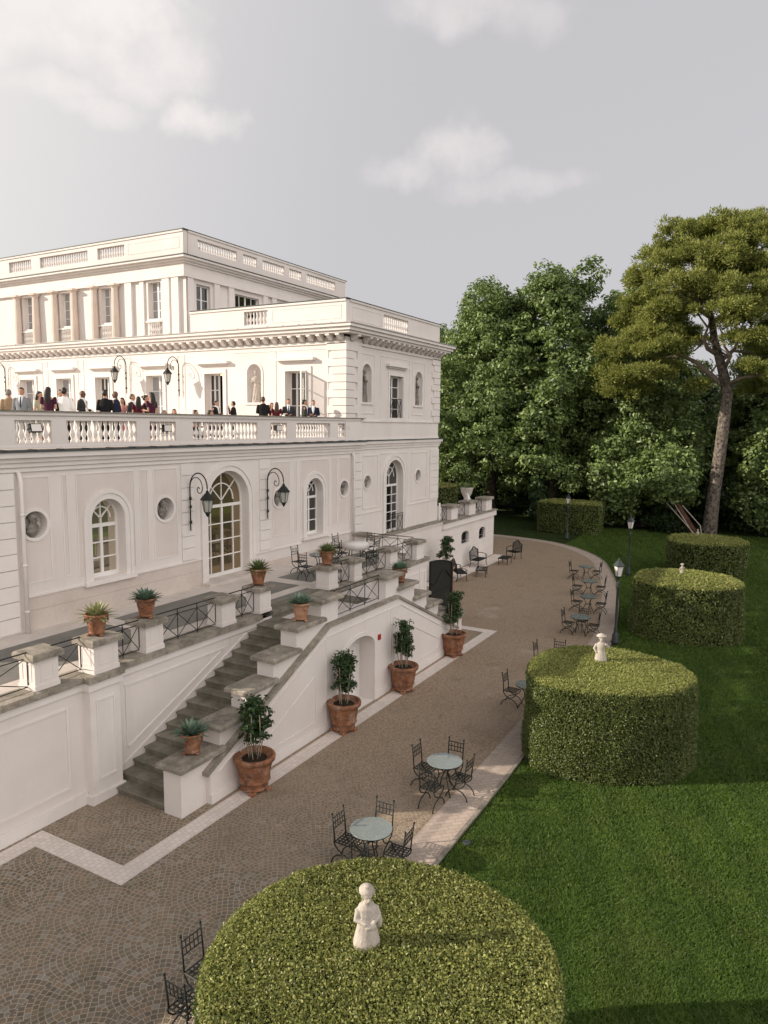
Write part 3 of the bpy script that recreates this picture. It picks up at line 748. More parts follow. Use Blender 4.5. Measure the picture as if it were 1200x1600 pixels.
# corner quoins, alternating long and short
for i in range(10):
    z0 = 8.4+i*.335; L = .95 if i % 2 else .72
    ut.box(WP-.045, WP+L, -.06, .01, z0+.012, z0+.323, xf); ut.box(XF+.011, XF+L*.95, -.075, .005, z0+.012, z0+.323, wu)
    ut.box(36.17-L, 36.2, -.06, .005, z0+.012, z0+.323, wu)
ut.box(XF-.06, 28.0, -.06, .005, 7.56, 8.38, wu)
ut.box(28.01, 36.2, -.05, .005, 8.38, 8.44, wu); ut.box(28.0, 36.2, -.03, .005, 7.56, 7.63, wu)
ut.box(27.66, 28.0, -.05, .005, 8.44, 11.75, wu)
ut.build('wall_trim', MAT['trim'], V)
# bracketed main cornice
mc = MB()
for z0, z1, d in ((11.70, 11.82, .06), (12.1, 12.2, .46), (12.2, 12.34, .56), (12.34, 12.46, .66)):
    mc.box(XF-d, XF+.02, WP+.031-d, 60, z0, z1); mc.box(XF+.021, 36.15+d, WP+.03-d, WP+.05, z0, z1)
    mc.box(36.13, 36.15+d, WP+.051, 27, z0, z1)
for k in range(85):
    y = WP+.1+k*.5
    mc.prism([(-.06+0, 11.84), (-.02, 12.098), (-.44, 12.098), (-.44, 12.02), (-.30, 11.96), (-.14, 11.84)], y, y+.2, lambda u, dd, z: (XF+u, dd, z))
for k in range(18):
    x = XF+.35+k*.515
    if 27.5 < x < 28.1: continue
    mc.prism([(-.06, 11.84), (-.02, 12.098), (-.44, 12.098), (-.44, 12.02), (-.30, 11.96), (-.14, 11.84)], x, x+.2, lambda u, dd, z: (dd, WP+.03+u, z))
mc.build('cornice', MAT['trim'], V)
rf = MB(); rf.box(XF-.70, XF+.3, WP-.67, 60, 12.461, 12.50); rf.box(XF+.301, 36.85, WP-.67, WP+.4, 12.461, 12.50)
rf.box(XF+.3, 36.14, WP+.4, 60, 12.3, 12.47)
for k in range(48): rf.box(XF-.69, XF-.05, WP+.3+k*.85, WP+.34+k*.85, 12.50, 12.525)
rf.build('roof', MAT['roof_metal'], V)
parapet('roof_parapet', mX(XF+.02), WP+.02, 25.95, 12.505, 13.56, 12.74, 13.36, [(21.22, 22.61)], .26)
parapet('roof_parapet', mW(WP+.04), XF+.31, 36.15, 12.505, 13.58, 12.72, 13.34, [(30.05, 32.52)], .26)
# doors and windows of the upper storey
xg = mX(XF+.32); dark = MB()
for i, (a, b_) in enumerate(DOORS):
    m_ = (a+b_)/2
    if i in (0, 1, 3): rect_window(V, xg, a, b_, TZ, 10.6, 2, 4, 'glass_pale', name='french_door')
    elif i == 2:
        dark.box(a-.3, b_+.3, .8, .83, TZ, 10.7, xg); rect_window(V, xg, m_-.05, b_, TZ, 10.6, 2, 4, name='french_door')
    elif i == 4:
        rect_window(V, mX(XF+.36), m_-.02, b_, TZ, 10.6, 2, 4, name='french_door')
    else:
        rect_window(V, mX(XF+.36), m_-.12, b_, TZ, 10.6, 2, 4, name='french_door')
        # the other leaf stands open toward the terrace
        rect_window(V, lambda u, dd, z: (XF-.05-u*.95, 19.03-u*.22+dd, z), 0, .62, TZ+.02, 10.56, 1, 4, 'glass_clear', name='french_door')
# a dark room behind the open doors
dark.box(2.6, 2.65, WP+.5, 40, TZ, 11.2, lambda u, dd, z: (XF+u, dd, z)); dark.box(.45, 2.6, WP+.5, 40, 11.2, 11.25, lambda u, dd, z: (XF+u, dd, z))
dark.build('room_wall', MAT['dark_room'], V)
rect_window(V, mW(WP+.03+.24), 30.66, 31.98, 8.5, 10.58, 2, 4)
# --- third storey
Y3 = 26.52; X3 = 27.0; x3 = mX(X3); w3 = mW(Y3)
t3 = MB(); W3 = [(38.2, 39.15), (34.95, 35.9), (31.75, 32.65), (28.2, 29.1)]
h3 = [rect(a, b_, 13.42, 15.3) for a, b_ in W3]
t3.sheet(rect(Y3, 60, 12.45, 15.6), h3, .12, x3)
for h in h3: t3.reveal(h, .12, .4, x3)
t3.sheet(rect(X3+.12, 41.6, 12.3, 15.6), [rect(27.95, 28.95, 13.0, 15.15), rect(30.85, 32.85, 13.0, 15.12), rect(34.55, 36.0, 13.0, 15.15), rect(38.0, 39.4, 13.0, 15.15)], .12, w3)
for a, b_ in ((27.95, 28.95), (30.85, 32.85), (34.55, 36.0), (38.0, 39.4)):
    t3.reveal(rect(a, b_, 13.0, 15.14), .12, .35, w3); rect_window(V, mW(Y3+.28), a, b_, 13.0, 15.14, 2 if b_-a < 1.5 else 4, 3)
t3.box(41.55, 41.6, Y3+.13, 60, 0, 15.6); t3.box(36.2, 41.6, Y3+.121, Y3+.15, 0, 12.3)
t3.build('wall', MAT['stucco'], V)
for a, b_ in W3: rect_window(V, mX(X3+.34), a, b_, 13.42, 15.3, 2, 4, 'glass_pale')
for y in (39.45, 37.84, 36.2, 34.58, 32.96, 31.36):
    cm = MB(); cm.lathe([(.26, 12.52), (.26, 12.62), (.21, 12.66), (.2, 13.5), (.165, 15.15), (.21, 15.2), (.21, 15.26)], (X3-.06, y, 0), 12)
    cm.box(X3-.32, X3+.1, y-.25, y+.25, 15.2601, 15.36); cm.build('column', MAT['column_stone'], V)
for y in (30.45, 27.78, 27.15): cm = MB(); cm.box(-.02, .118, y-.24, y+.24, 12.52, 15.36, lambda u, dd, z: (X3+u, dd, z)); cm.build('pilaster', MAT['trim'], V)
for y in (29.5,): cm = MB(); cm.box(X3+.02, X3+.118, y-.14, y+.14, 12.52, 15.36); cm.build('pilaster', MAT['trim'], V)
for x in (27.45, 29.35, 30.45, 33.3, 34.1, 36.6, 37.6, 40.0): cm = MB(); cm.box(x-.2, x+.2, Y3+.0, Y3+.118, 12.5, 15.36); cm.build('pilaster', MAT['trim'], V)
for a, b_ in W3:
    cm = MB(); rframe(cm, mX(X3+.12), a-.1, b_+.1, 13.361, 15.35, .1, -.04, -.001); cm.box(X3+.0, X3+.11, a-.12, b_+.12, 13.28, 13.36); cm.build('window_surround', MAT['trim'], V)
    cm = MB(); cm.box(X3+.02, X3+.11, a-.08, b_+.08, 12.52, 12.66); cm.build('window_balcony', MAT['trim'], V)

en = MB()
for z0, z1, d in ((15.361, 15.72, .04), (15.72, 15.98, .02), (15.98, 16.08, .12), (16.08, 16.18, .25), (16.18, 16.28, .4)):
    en.box(X3-.02-d, X3+.15, Y3-d, 60, z0, z1); en.box(X3+.151, 41.6+d, Y3-d, Y3+.15, z0, z1); en.box(41.45, 41.6+d, Y3+.151, 60, z0, z1)
en.build('cornice', MAT['trim'], V)
fl3 = MB(); fl3.box(X3-.46, X3+.2, Y3-.44, 60, 16.281, 16.32); fl3.box(X3+.201, 42.05, Y3-.44, Y3+.2, 16.281, 16.32); fl3.box(X3+.2, 41.5, Y3+.2, 60, 16.0, 16.29)
fl3.build('roof_edge', MAT['lead'], V)
RB = MB()
for a, b_ in W3:
    for i in range(6): RB.lathe([(r*.8, z*1.02) for r, z in BAL_PROF], (X3+.05, a+.05+(b_-a-.1)*(i+.5)/6, 12.66), 6)
parapet('roof_parapet', mX(X3), Y3+.02, 60, 16.325, 17.55, 16.70, 17.28, [(30.62, 32.66), (33.41, 37.38), (38.14, 40.16)], .28, stuffmb=RB)
parapet('roof_parapet', mW(Y3), X3+.31, 41.6, 16.325, 17.56, 16.78, 17.28, [(27.98, 30.9), (31.4, 32.55), (33.06, 35.04), (35.5, 36.73), (37.24, 40.4)], .28, stuffmb=RB)
tag(RB.build('baluster', MAT['trim'], V), kind='stuff')
lc = MB(); lc.box(X3-.07, X3+.33, Y3-.06, 60, 17.561, 17.60); lc.box(X3+.331, 41.7, Y3-.06, Y3+.33, 17.561, 17.60)
lc.box(XF-.05, XF+.33, WP-.05, 25.95, 13.582, 13.61); lc.box(XF+.331, 36.25, WP-.03, WP+.35, 13.582, 13.61)
lc.build('parapet_capping', MAT['lead'], V)
# window guard of ironwork on the side face
gi = MB()
def cross_rail(mb, mp, u0, u1, z0, z1, n, r=.011, top=True, d=0):
    P = lambda u, z: mp(u, d, z)
    mb.tube([P(u0, z1), P(u1, z1)], r*1.3, 5); mb.tube([P(u0, z0), P(u1, z0)], r, 5)
    if top: mb.tube([P(u0, z1-.12), P(u1, z1-.12)], r, 5)
    zt = z1-.12 if top else z1
    for i in range(n+1):
        u = u0+(u1-u0)*i/n; mb.tube([P(u, z0-.06), P(u, z1)], r, 5)
    for i in range(n):
        a = u0+(u1-u0)*i/n; b_ = u0+(u1-u0)*(i+1)/n
        mb.tube([P(a, z0), P(b_, zt)], r*.85, 5); mb.tube([P(b_, z0), P(a, zt)], r*.85, 5)
cross_rail(gi, wu, 30.7, 31.94, 8.55, 9.5, 3, .014, False, .05); cross_rail(gi, w, 30.4, 32.02, 3.0, 3.9, 3, .013, True, -.06)
gi.build('window_guard', MAT['iron'], V)
# --- basement wall and rear terrace to the right
bw = mW(16.62); bs = MB()
BW = [(38.75, 39.85, 1.35, 2.1), (41.45, 42.5, 1.28, 2.02), (36.1, 37.1, 1.4, 2.15)]
hb = []
for a, b_, z0, zt in BW:
    c_ = (a+b_)/2; hw = (b_-a)/2
    hb.append([(a, z0), (b_, z0), (b_, zt-.25)]+[(c_+hw*math.cos(math.pi*k/8), zt-.25+.25*math.sin(math.pi*k/8)) for k in range(1, 8)]+[(a, zt-.25)])
bs.sheet(rect(26.8, 43.95, 0, 2.9), hb, 0, bw)
for h in hb: bs.reveal(h, 0, .3, bw)
bs.box(43.94, 43.95, 16.63, 30, 0, 2.9); bs.box(26.8, 43.9, 16.7, 30, 2.6, 2.84)
bs.build('basement_wall', MAT['stucco'], V)
bt = MB(); bt.box(26.8, 36.0, -.07, .4, 2.9, 3.02, bw)
bt.box(36.0, 44.06, -.12, .4, 2.56, 2.88, bw); bt.build('basement_band', MAT['trim'], V)
bc = MB(); bc.box(26.8, 36.0, -.12, .38, 3.021, 3.07, bw); bc.box(36.001, 44.12, -.18, .5, 2.881, 2.95, bw); bc.build('basement_coping', MAT['cap_stone'], V)
gr = MB()
for z in (.55, 1.05, 1.55, 2.05): gr.box(34.0, 43.96, -.006, .0, z, z+.012, bw)
gr.build('wall_joint', MAT['plinth_stone'], V)
for (a, b_, z0, zt), h in zip(BW, hb):
    f = MB(); mpw = mW(16.62+.22); rframe(f, mpw, a, b_, z0, zt, .06, 0, .05); f.box((a+b_)/2-.03, (a+b_)/2+.03, .003, .047, z0+.06, zt-.06, mpw)
    for i in range(1, 6): f.box(a+(b_-a)*i/6-.012, a+(b_-a)*i/6+.012, -.12, -.1, z0, zt, mpw)
    for j in (1, 2): f.box(a, b_, -.13, -.121, z0+(zt-z0)*j/3-.012, z0+(zt-z0)*j/3+.012, mpw)
    o = f.build('window', MAT['iron'], V); g = MB(); g.box(a, b_, .06, .065, z0, zt, mpw); g.build('pane', MAT['glass_dark'], o)
PB = [(37.24, 38.31), (39.82, 41.02), (42.49, 43.71)]
for a, b_ in PB:
    p = MB(); p.box(a+.1, b_-.1, 16.66, 17.26, 2.951, 3.62); po = p.build('pier', MAT['stucco'], V)
    c_ = MB(); c_.cbox(a, b_, 16.56, 17.36, 3.621, 3.78, .03); c_.build('cap', MAT['cap_stone'], po)
# ------------------------------------------------------------------ lower terrace
TF = 2.85; RY = 12.97
T = thing('raised_terrace', 'raised garden terrace with panelled retaining wall and stone capped white piers', 'terrace', (13, 13, 0))
rw = mW(RY)
b = MB(); b.sheet(rect(2, 26.7, 0, 2.72), [], 0, rw); b.box(26.69, 26.7, RY+.001, 16.9, 0, 2.8); b.build('wall', MAT['stucco'], T)
b = MB(); b.box(9.95, 10.75, -.2, .02, 0, 2.72, rw)
b.box(2, 9.94, -.05, .02, 0, .28, rw); b.box(10.76, 26.7, -.03, .02, 0, .2, rw)
b.box(2, 9.94, -.04, .02, 2.56, 2.72, rw); b.box(10.76, 15.95, -.04, .02, 2.56, 2.72, rw); b.box(19.6, 26.72, -.04, .02, 2.56, 2.72, rw)
b.box(9.9, 10.8, -.25, .02, 2.56, 2.73, rw); b.box(9.9, 10.8, -.25, .02, 0, .2, rw)
rframe(b, rw, 3.5, 9.55, .5, 2.32, .05, -.022, .01); rframe(b, mW(RY-.2), 10.1, 10.6, .5, 2.32, .045, -.02, .01)
# the panel beside the flight is cut by the slope of the stair
b.prism([(10.95, .42), (15.3, 2.45), (15.3, 2.51), (10.95, .48)], -.022, .01, rw)
b.box(11.1, 14.4, -.022, .01, 2.28, 2.325, rw); b.box(11.05, 11.095, -.022, .01, .85, 2.325, rw); b.prism([(11.1, .85), (14.3, 2.275), (14.35, 2.25), (11.13, .80)], -.022, .01, rw)
b.box(24.2, 26.5, -.02, .01, 2.3, 2.34, rw); b.box(24.2, 24.24, -.02, .01, .5, 2.3, rw); b.box(26.46, 26.5, -.02, .01, .5, 2.3, rw); b.box(26.0, 26.04, -.02, .01, .2, 2.56, rw)
b.build('wall_panel', MAT['trim'], T)
fl = MB(); fl.box(2, 26.69, RY+.5, 16.99, 2.7, TF); fl.box(2, 8.49, 16.99, 40, 2.7, TF); fl.build('terrace_floor', MAT['travertine'], T)
b = MB()
for x0, x1, y0, y1 in ((3, 8.2, 14.0, 16.2), (8.7, 13.0, 14.0, 16.2), (13.5, 17.4, 14.0, 16.2), (18.0, 19.62, 14.3, 15.55), (20.2, 22.6, 14.25, 15.7), (23.1, 26.2, 14.0, 15.9), (16.5, 19.4, 13.5, 13.85)):
    b.box(x0, x1, y0, y1, TF-.01, TF+.004)
b.build('paving_panel', MAT['slab_grey'], T)
b = MB(); b.box(2, 9.9, RY-.10, RY+.5, 2.73, 2.87); b.box(9.89, 10.82, RY-.3, RY+.5, 2.735, 2.875); b.box(10.811, 15.9, RY-.10, RY+.5, 2.73, 2.87); b.build('coping', MAT['cap_stone'], T)
b = MB(); b.box(19.65, 26.8, RY-.10, RY+.5, 2.73, 2.87); b.box(26.45, 26.8, RY+.499, 16.9, 2.731, 2.871); b.build('coping', MAT['cap_stone'], T)
PIERS = [('A', 8.86, 9.40, 13.0), ('B', 10.12, 10.76, 12.80), ('C', 11.74, 12.28, 13.0), ('D', 14.35, 14.89, 13.0), ('E', 15.93, 16.43, 13.0), ('F', 19.46, 20.0, 13.0),
         ('H', 21.05, 21.54, 13.0), ('I', 23.62, 24.18, 13.0), ('J', 25.8, 26.4, 13.0), ('K', 26.3, 26.75, 15.75), ('Z', 6.6, 7.1, 13.0)]
for nme, a, b_, y in PIERS:
    p = MB(); p.box(a, b_, y, y+.5, 2.87, 3.5); p.box(a-.02, b_+.02, y-.02, y+.52, 2.87, 2.97)
    rframe(p, mW(y), a+.12, b_-.12, 3.05, 3.42, .018, -.008, .004); rframe(p, mX(a), y+.1, y+.4, 3.05, 3.42, .018, -.008, .004)
    o = p.build('pier', MAT['stucco'], T)
    c = MB(); c.cbox(a-.09, b_+.09, y-.09, y+.59, 3.501, 3.64, .035); c.build('cap', MAT['cap_stone'], o)

# ------------------------------------------------------------------ double stair
S = thing('double_stair', 'double flight of grey stone garden steps behind a stepped white parapet wall', 'stairs', (17.9, 11.8, 0))
OY = 10.72; cx = 17.85
N = 16; RISE = 2.65/N; TR = .345
for side in (0, 1):
    for i in range(N):
        x0 = 10.56+i*TR; x1 = x0+TR+.02 if i < N-1 else 16.08
        if i == 0: x0 -= .0
        s = MB(); z1 = (i+1)*RISE
        a, b_ = (x0, x1) if not side else (2*cx-x1, 2*cx-x0)
        s.box(a, b_, 11.23, RY-.005, max(0, z1-RISE-.05), z1-.045)
        aa, bb = (x0-.04, x1) if not side else (2*cx-x1, 2*cx-x0+.04)
        s.cbox(aa, bb, 11.23, RY-.004, z1-.0449, z1, .012)
        o = s.build('step', MAT['step_stone'], S)
b = MB(); b.box(16.081, 19.62, 11.23, RY-.003, 2.3, 2.65); b.build('landing', MAT['step_stone'], S)
b = MB(); b.box(16.6, 19.1, 11.6, 12.75, 2.64, 2.654); b.build('landing_paving', MAT['travertine'], S)
b = MB(); b.box(16.44, 19.45, RY-.05, RY+.6, 2.66, 2.74); b.cbox(16.44, 19.45, RY-.09, RY+.52, 2.741, 2.862, .015); b.build('step', MAT['step_stone'], S)
# stepped parapet of the outer wall
LB = [(10.5, 11.7, 1.15), (11.7, 12.66, 1.63), (12.66, 13.62, 2.12), (13.62, 14.57, 2.62), (14.57, 15.68, 3.17), (15.68, 16.5, 3.65)]
ow = mW(OY); pw = MB()
allb = LB+[(2*cx-b_, 2*cx-a, z) for a, b_, z in LB]
allb = [(a, b_, z) for a, b_, z in allb]
for a, b_, z in allb: pw.box(a, b_, OY, OY+.5, 0, z-.12)
pw.box(16.5, 16.618, OY, OY+.5, 0, 2.88); pw.box(18.322, 2*cx-16.5, OY, OY+.5, 0, 2.88); pw.box(16.619, 18.321, OY, OY+.5, 2.3, 2.88); pw.box(16.619, 18.321, OY+.45, OY+.5, 0, 2.299)
pw.build('parapet_wall', MAT['stucco'], S)
for k, (a, b_, z) in enumerate(allb):
    left = k < len(LB); c = MB()
    e0 = .12 if left or k == 11 else .0; e1 = .12 if (not left) or k == 5 else .0
    if k in (5, 11): e0 = e1 = .12
    a0, b0 = a-e0, b_+(e1 if e1 else .10)
    if not left and not e0: a0 = a-.10
    c.cbox(a0, b0, OY-.13, OY+.62, z-.119, z, .04); c.build('cap', MAT['cap_stone'], S)
# lower wall face standing forward of the parapet, under a sloping string
SX0, SZ0 = 11.25, .74; fw_ = mW(OY-.12)
body = [(SX0, 0), (2*cx-SX0, 0), (2*cx-SX0, SZ0), (19.78, 2.85), (15.92, 2.85), (SX0, SZ0)]
DA = [(16.62, .015), (18.32, .015), (18.32, 1.75)]+[(17.47+.85*math.cos(math.pi*k/12), 1.75+.42*math.sin(math.pi*k/12)) for k in range(1, 12)]+[(16.62, 1.75)]
fb = MB(); fb.sheet(body, [[(u, max(z, .004)) for u, z in DA]], 0, fw_); fb.reveal(DA, 0, .55, fw_)
fb.box(SX0, SX0+.005, OY-.118, OY, 0, SZ0); fb.build('stair_wall', MAT['stucco'], S)
sc_ = MB()
def slope(pts, th, d0, d1, m_): 
    for (a, za), (c, zc) in zip(pts[:-1], pts[1:]): sc_.prism([(a, za), (c, zc), (c, zc+th), (a, za+th)], d0, d1, m_)
slope([(SX0-.12, SZ0-.055), (15.9, 2.85), (19.8, 2.85), (2*cx-SX0+.12, SZ0-.055)], .09, -.17, .0, ow)
sc_.build('sloping_coping', MAT['cap_stone'], S)
ln = MB()
def line(pts, wd, d0=-.02, d1=.006, m_=fw_):
    for (a, za), (c, zc) in zip(pts[:-1], pts[1:]):
        t = Vector((c-a, zc-za)).normalized(); nx, nz = -t.y*wd, t.x*wd
        ln.prism([(a, za), (c, zc), (c+nx, zc+nz), (a+nx, za+nz)], d0, d1, m_)
line([(11.5, .62), (15.75, 2.60), (19.95, 2.60), (24.2, .62)], .03)
line([(12.6, .45), (15.2, 1.66), (15.24, .45), (12.6, .43)], .03); line([(19.5, 2.3), (22.95, .70), (22.9, .45), (19.5, .43), (19.48, 2.3)], .03)
ln.box(SX0, 16.6, -.03, .006, 0, .22, fw_); ln.box(18.34, 2*cx-SX0, -.03, .006, 0, .22, fw_)
ln.box(15.72, 15.75, -.015, .006, .23, 2.55, fw_); ln.box(19.3, 19.33, -.015, .006, .23, 2.55, fw_)
ln.band(DA[1:]+[DA[0]], [(18.44, 0), (18.44, 1.76)]+[(17.47+.97*math.cos(math.pi*k/12), 1.76+.53*math.sin(math.pi*k/12)) for k in range(1, 12)]+[(16.5, 1.76), (16.5, 0)], -.02, .004, fw_)
ln.build('wall_panel', MAT['trim'], S)
dr = MB(); dr.sheet(DA, [], .0, mW(OY+.40)); 
for u0, u1 in ((16.72, 17.43), (17.51, 18.22)): rframe(dr, mW(OY+.40), u0, u1, .15, 1.7, .06, -.02, .004)
do = dr.build('door', MAT['white_frame'], S); h = MB(); h.box(17.52, 17.56, -.07, -.02, .95, 1.1, mW(OY+.40)); h.build('handle', MAT['iron'], do)
rb = MB(); rb.box(18.52, 18.64, -.05, .0, 1.82, 1.98, fw_); rb.box(18.545, 18.615, -.056, -.051, 1.85, 1.95, fw_)
tag(rb.build('alarm_box', MAT['red_box'], at=(18.58, OY-.14, 1.9)), 'small red alarm call box on the white wall beside the arched basement door', 'alarm box')

# ------------------------------------------------------------------ iron railings
GR = 'iron railings between the white piers'
def railing(label, mp, u0, u1, z, n, at, d=.0, hook=True):
    b = MB(); cross_rail(b, mp, u0, u1, z+.06, z+.78, n, .012, True, d)
    if hook: b.tube([mp(u0, d, z+.66), mp(u0+.06, d, z+.66), mp(u0+.06, d, z+.2)], .01, 5)
    tag(b.build('iron_railing', MAT['iron'], at=at), label, 'railing', GR)
    for uu in (u0, u1): pass
tr_ = mW(13.22)
railing('cross braced iron railing at the far left edge, before the first white pier', tr_, 7.1, 8.85, 2.87, 1, (8, 13.22, 2.87))
railing('short sunlit iron railing between the leftmost pier and the pier with the yellowish agave', tr_, 9.41, 10.11, 2.87, 1, (9.7, 13.22, 2.87))
railing('iron railing between the yellowish agave pier and the pier with the blue green agave', tr_, 10.77, 11.73, 2.87, 2, (11.2, 13.22, 2.87))
railing('long three bay iron railing in front of the tall glazed door', tr_, 12.29, 14.34, 2.87, 3, (13.3, 13.22, 2.87))
railing('short iron railing left of the spiky yucca pot, at the head of the left flight', tr_, 14.9, 15.92, 2.87, 2, (15.4, 13.22, 2.87))
railing('iron railing just right of the yucca pot at the head of the right flight', tr_, 20.01, 21.04, 2.87, 2, (20.5, 13.22, 2.87))
railing('three bay iron railing behind the right flight, beside the terrace tables', tr_, 21.55, 23.61, 2.87, 3, (22.6, 13.22, 2.87))
railing('iron railing nearest the dark garden gate on the terrace edge', tr_, 24.19, 25.79, 2.87, 2, (25, 13.22, 2.87))
railing('iron railing along the far end of the terrace, running to the house wall', mX(26.55), 13.55, 15.74, 2.87, 3, (26.55, 14.6, 2.87))
railing('iron railing on the white stair wall over the arched basement door', mW(OY+.2), 16.62, 19.1, 2.90, 3, (17.9, OY+.2, 2.9))
bw_ = mW(16.95)
railing('iron railing of the rear terrace beside the house corner', bw_, 36.3, 37.3, 2.95, 2, (36.8, 16.95, 2.95), hook=False)
railing('iron railing between the first and second rear terrace piers', bw_, 38.23, 39.9, 2.95, 2, (39, 16.95, 2.95), hook=False)
railing('iron railing between the second and last rear terrace piers', bw_, 40.95, 42.57, 2.95, 3, (41.8, 16.95, 2.95), hook=False)
# gate leaf at the end of the terrace
gt = thing('garden_gate', 'tall black garden gate with a curved top standing beyond the steps', 'gate', (26.9, 12.9, 0))
top = lambda u: 2.62-.03*u-.30*(u/2.2)**2.2
g = MB(); pts = [(0, .05), (2.2, .05)]+[(2.2*k/12, top(2.2*k/12)) for k in range(12, -1, -1)]
mg = lambda u, d, z: (26.9+u, 12.92+d, z)
g.prism(pts, 0, .04, mg); g.build('gate_panel', MAT['gate_black'], gt)
g = MB(); g.tube([mg(2.2*k/12, -.02, top(2.2*k/12)) for k in range(13)], .03, 6)
g.tube([mg(.1+.05*k, -.03, 1.80+.24*math.sin(k*.165-2.6)) for k in range(40)], .022, 6); g.tube([mg(.03, -.02, .05), mg(.03, -.02, 2.6)], .03, 6); g.tube([mg(2.17, -.02, .05), mg(2.17, -.02, 2.3)], .03, 6)
g.tube([mg(.03, -.02, 1.2), mg(2.17, -.02, 1.2)], .02, 6); g.build('gate_frame', MAT['iron'], gt)
g = MB(); g.box(29.12, 29.2, 12.88, 13.0, 0, 2.3); g.build('gate_post', MAT['bark_red'], gt)
# ------------------------------------------------------------------ foliage builders
def leaf_cloud(name, pts, nrm, size, m, jitter=0.7, aspect=1.7, sv=0.35, fold=True):
    # one small folded leaf per point, roughly facing nrm
    n = len(pts)
    d = nrm + RNG.normal(0, jitter, (n, 3)); d /= np.linalg.norm(d, axis=1)[:, None]+1e-9
    t = np.cross(d, RNG.normal(0, 1, (n, 3))); t /= np.linalg.norm(t, axis=1)[:, None]+1e-9
    s = np.cross(d, t)
    L = size*(1+RNG.uniform(-sv, sv, n))[:, None]; Wd = L/aspect
    a = pts - t*L*0.5; c = pts + t*L*0.5
    l = pts + s*Wd*0.5 + d*L*0.12; r = pts - s*Wd*0.5 + d*L*0.12
    v = np.stack([a, l, c, r], 1).reshape(-1, 3)
    i = np.arange(n)*4
    f = np.concatenate([np.stack([i, i+1, i+2], 1), np.stack([i, i+2, i+3], 1)])
    # keep the two halves of each leaf as one island
    return bigmesh(name, v, f, m)
def crown_points(lobes, n_clumps, per, rc, shell=0.45):
    # lobes (x,y,z,rx,ry,rz): clumps spread over the lobes' outer layers, leaves spread in clumps
    vol = np.array([l[3]*l[4]+l[4]*l[5]+l[3]*l[5] for l in lobes]); pr = vol/vol.sum()
    P = []; Nn = []
    for _ in range(n_clumps):
        l = lobes[RNG.choice(len(lobes), p=pr)]
        d = RNG.normal(0, 1, 3); d /= np.linalg.norm(d)
        rr = 1-shell*RNG.random()**1.6 if RNG.random() < .85 else RNG.uniform(.2, .6)
        c = np.array(l[:3]) + d*np.array(l[3:])*rr
        r = rc*RNG.uniform(.6, 1.35)
        k = int(per*(r/rc)**2)
        q = RNG.normal(0, 1, (k, 3)); q /= np.linalg.norm(q, axis=1)[:, None]
        q *= (RNG.random(k)**.45)[:, None]
        out = d*np.array([1, 1, .7])
        P.append(c + q*r*np.array([1.15, 1.15, .72])); Nn.append(q*.6 + out*.5 + np.array([0, 0, .45]))
    return np.concatenate(P), np.concatenate(Nn)
def limb(mb, p0, p1, r0, r1, bend=.12, n=6, seg=7):
    p0 = Vector(p0); p1 = Vector(p1); L = (p1-p0).length; o = Vector((random.uniform(-1, 1), random.uniform(-1, 1), random.uniform(-.3, .6)))*bend*L
    pts = [p0.lerp(p1, t/n)+o*math.sin(math.pi*t/n) for t in range(n+1)]
    mb.tube(pts, [r0+(r1-r0)*t/n for t in range(n+1)], seg)
    return pts
def make_tree(name, label, cat, loc, lobes, nc, per, rc, leaf, lm, bark, trunk_h, tr, group, forks=6):
    t = thing(name, label, cat, loc, group)
    P, Nn = crown_points(lobes, nc, per, rc)
    me = leaf_cloud('crown', P, Nn, leaf, MAT[lm], .55)
    link('crown', me, t)
    b = MB(); top = Vector((0, 0, trunk_h))
    b.lathe([(tr*1.6, -.2), (tr*1.15, .5), (tr, 1.5)], (0, 0, 0), 10, cap=False); limb(b, (0, 0, 1.45), top, tr, tr*.75, .03, 5, 10)
    for k in range(forks):
        l = lobes[k % len(lobes)]
        q = limb(b, top-Vector((0, 0, random.uniform(0, trunk_h*.3))), Vector(l[:3])+Vector((random.uniform(-1, 1), random.uniform(-1, 1), 0))*l[3]*.4, tr*.5, tr*.12, .08)
        for _ in range(2): limb(b, q[3], Vector(l[:3])+Vector((random.uniform(-1, 1)*l[3], random.uniform(-1, 1)*l[4], random.uniform(-.2, .8)*l[5]))*.8, tr*.22, tr*.05)
    me = b.mesh('trunk', MAT[bark], True); link('trunk', me, t)
    return t
def tree_copy(t, loc, rz, label, sc=1.0): return dup(t, loc, rz, label, None, scale=sc)
GT = 'tall plane trees behind the villa'
def plane_lobes(h, w, low, n=34, seed=0):
    # lobes set over a broad domed envelope, with a few leading tops
    rg = np.random.default_rng(seed); L = []
    for i in range(n):
        f = (i+.5)/n; z = low+(h-low)*(.06+.86*f)
        R = w*np.interp(f, [0, .12, .4, .65, .85, 1], [.72, .92, 1.0, .88, .62, .34])
        a = i*2.39996+rg.uniform(-.5, .5); r = w*rg.uniform(.26, .38); s = max(R-r*.75, 0)*rg.uniform(.8, 1.05)
        L.append((s*math.cos(a), s*math.sin(a), z, r, r, r*rg.uniform(.75, 1.0)))
    for k in range(3):
        a = k*2.1+seed; L.append((w*.38*math.cos(a), w*.38*math.sin(a), h-w*.2*(1+k*.25), w*.27, w*.27, w*.32))
    L.append((0, 0, low+(h-low)*.45, w*.62, w*.62, (h-low)*.36)); return L
TA = make_tree('plane_tree', 'tall broad plane tree with a ragged leafy crown rising right behind the villa corner', 'tree', (64, 24.6, 0), plane_lobes(20.4, 6.8, 1.6, 36, 1), 1600, 46, .66, .32, 'leaf_plane', 'bark_dark', 6, .5, GT)
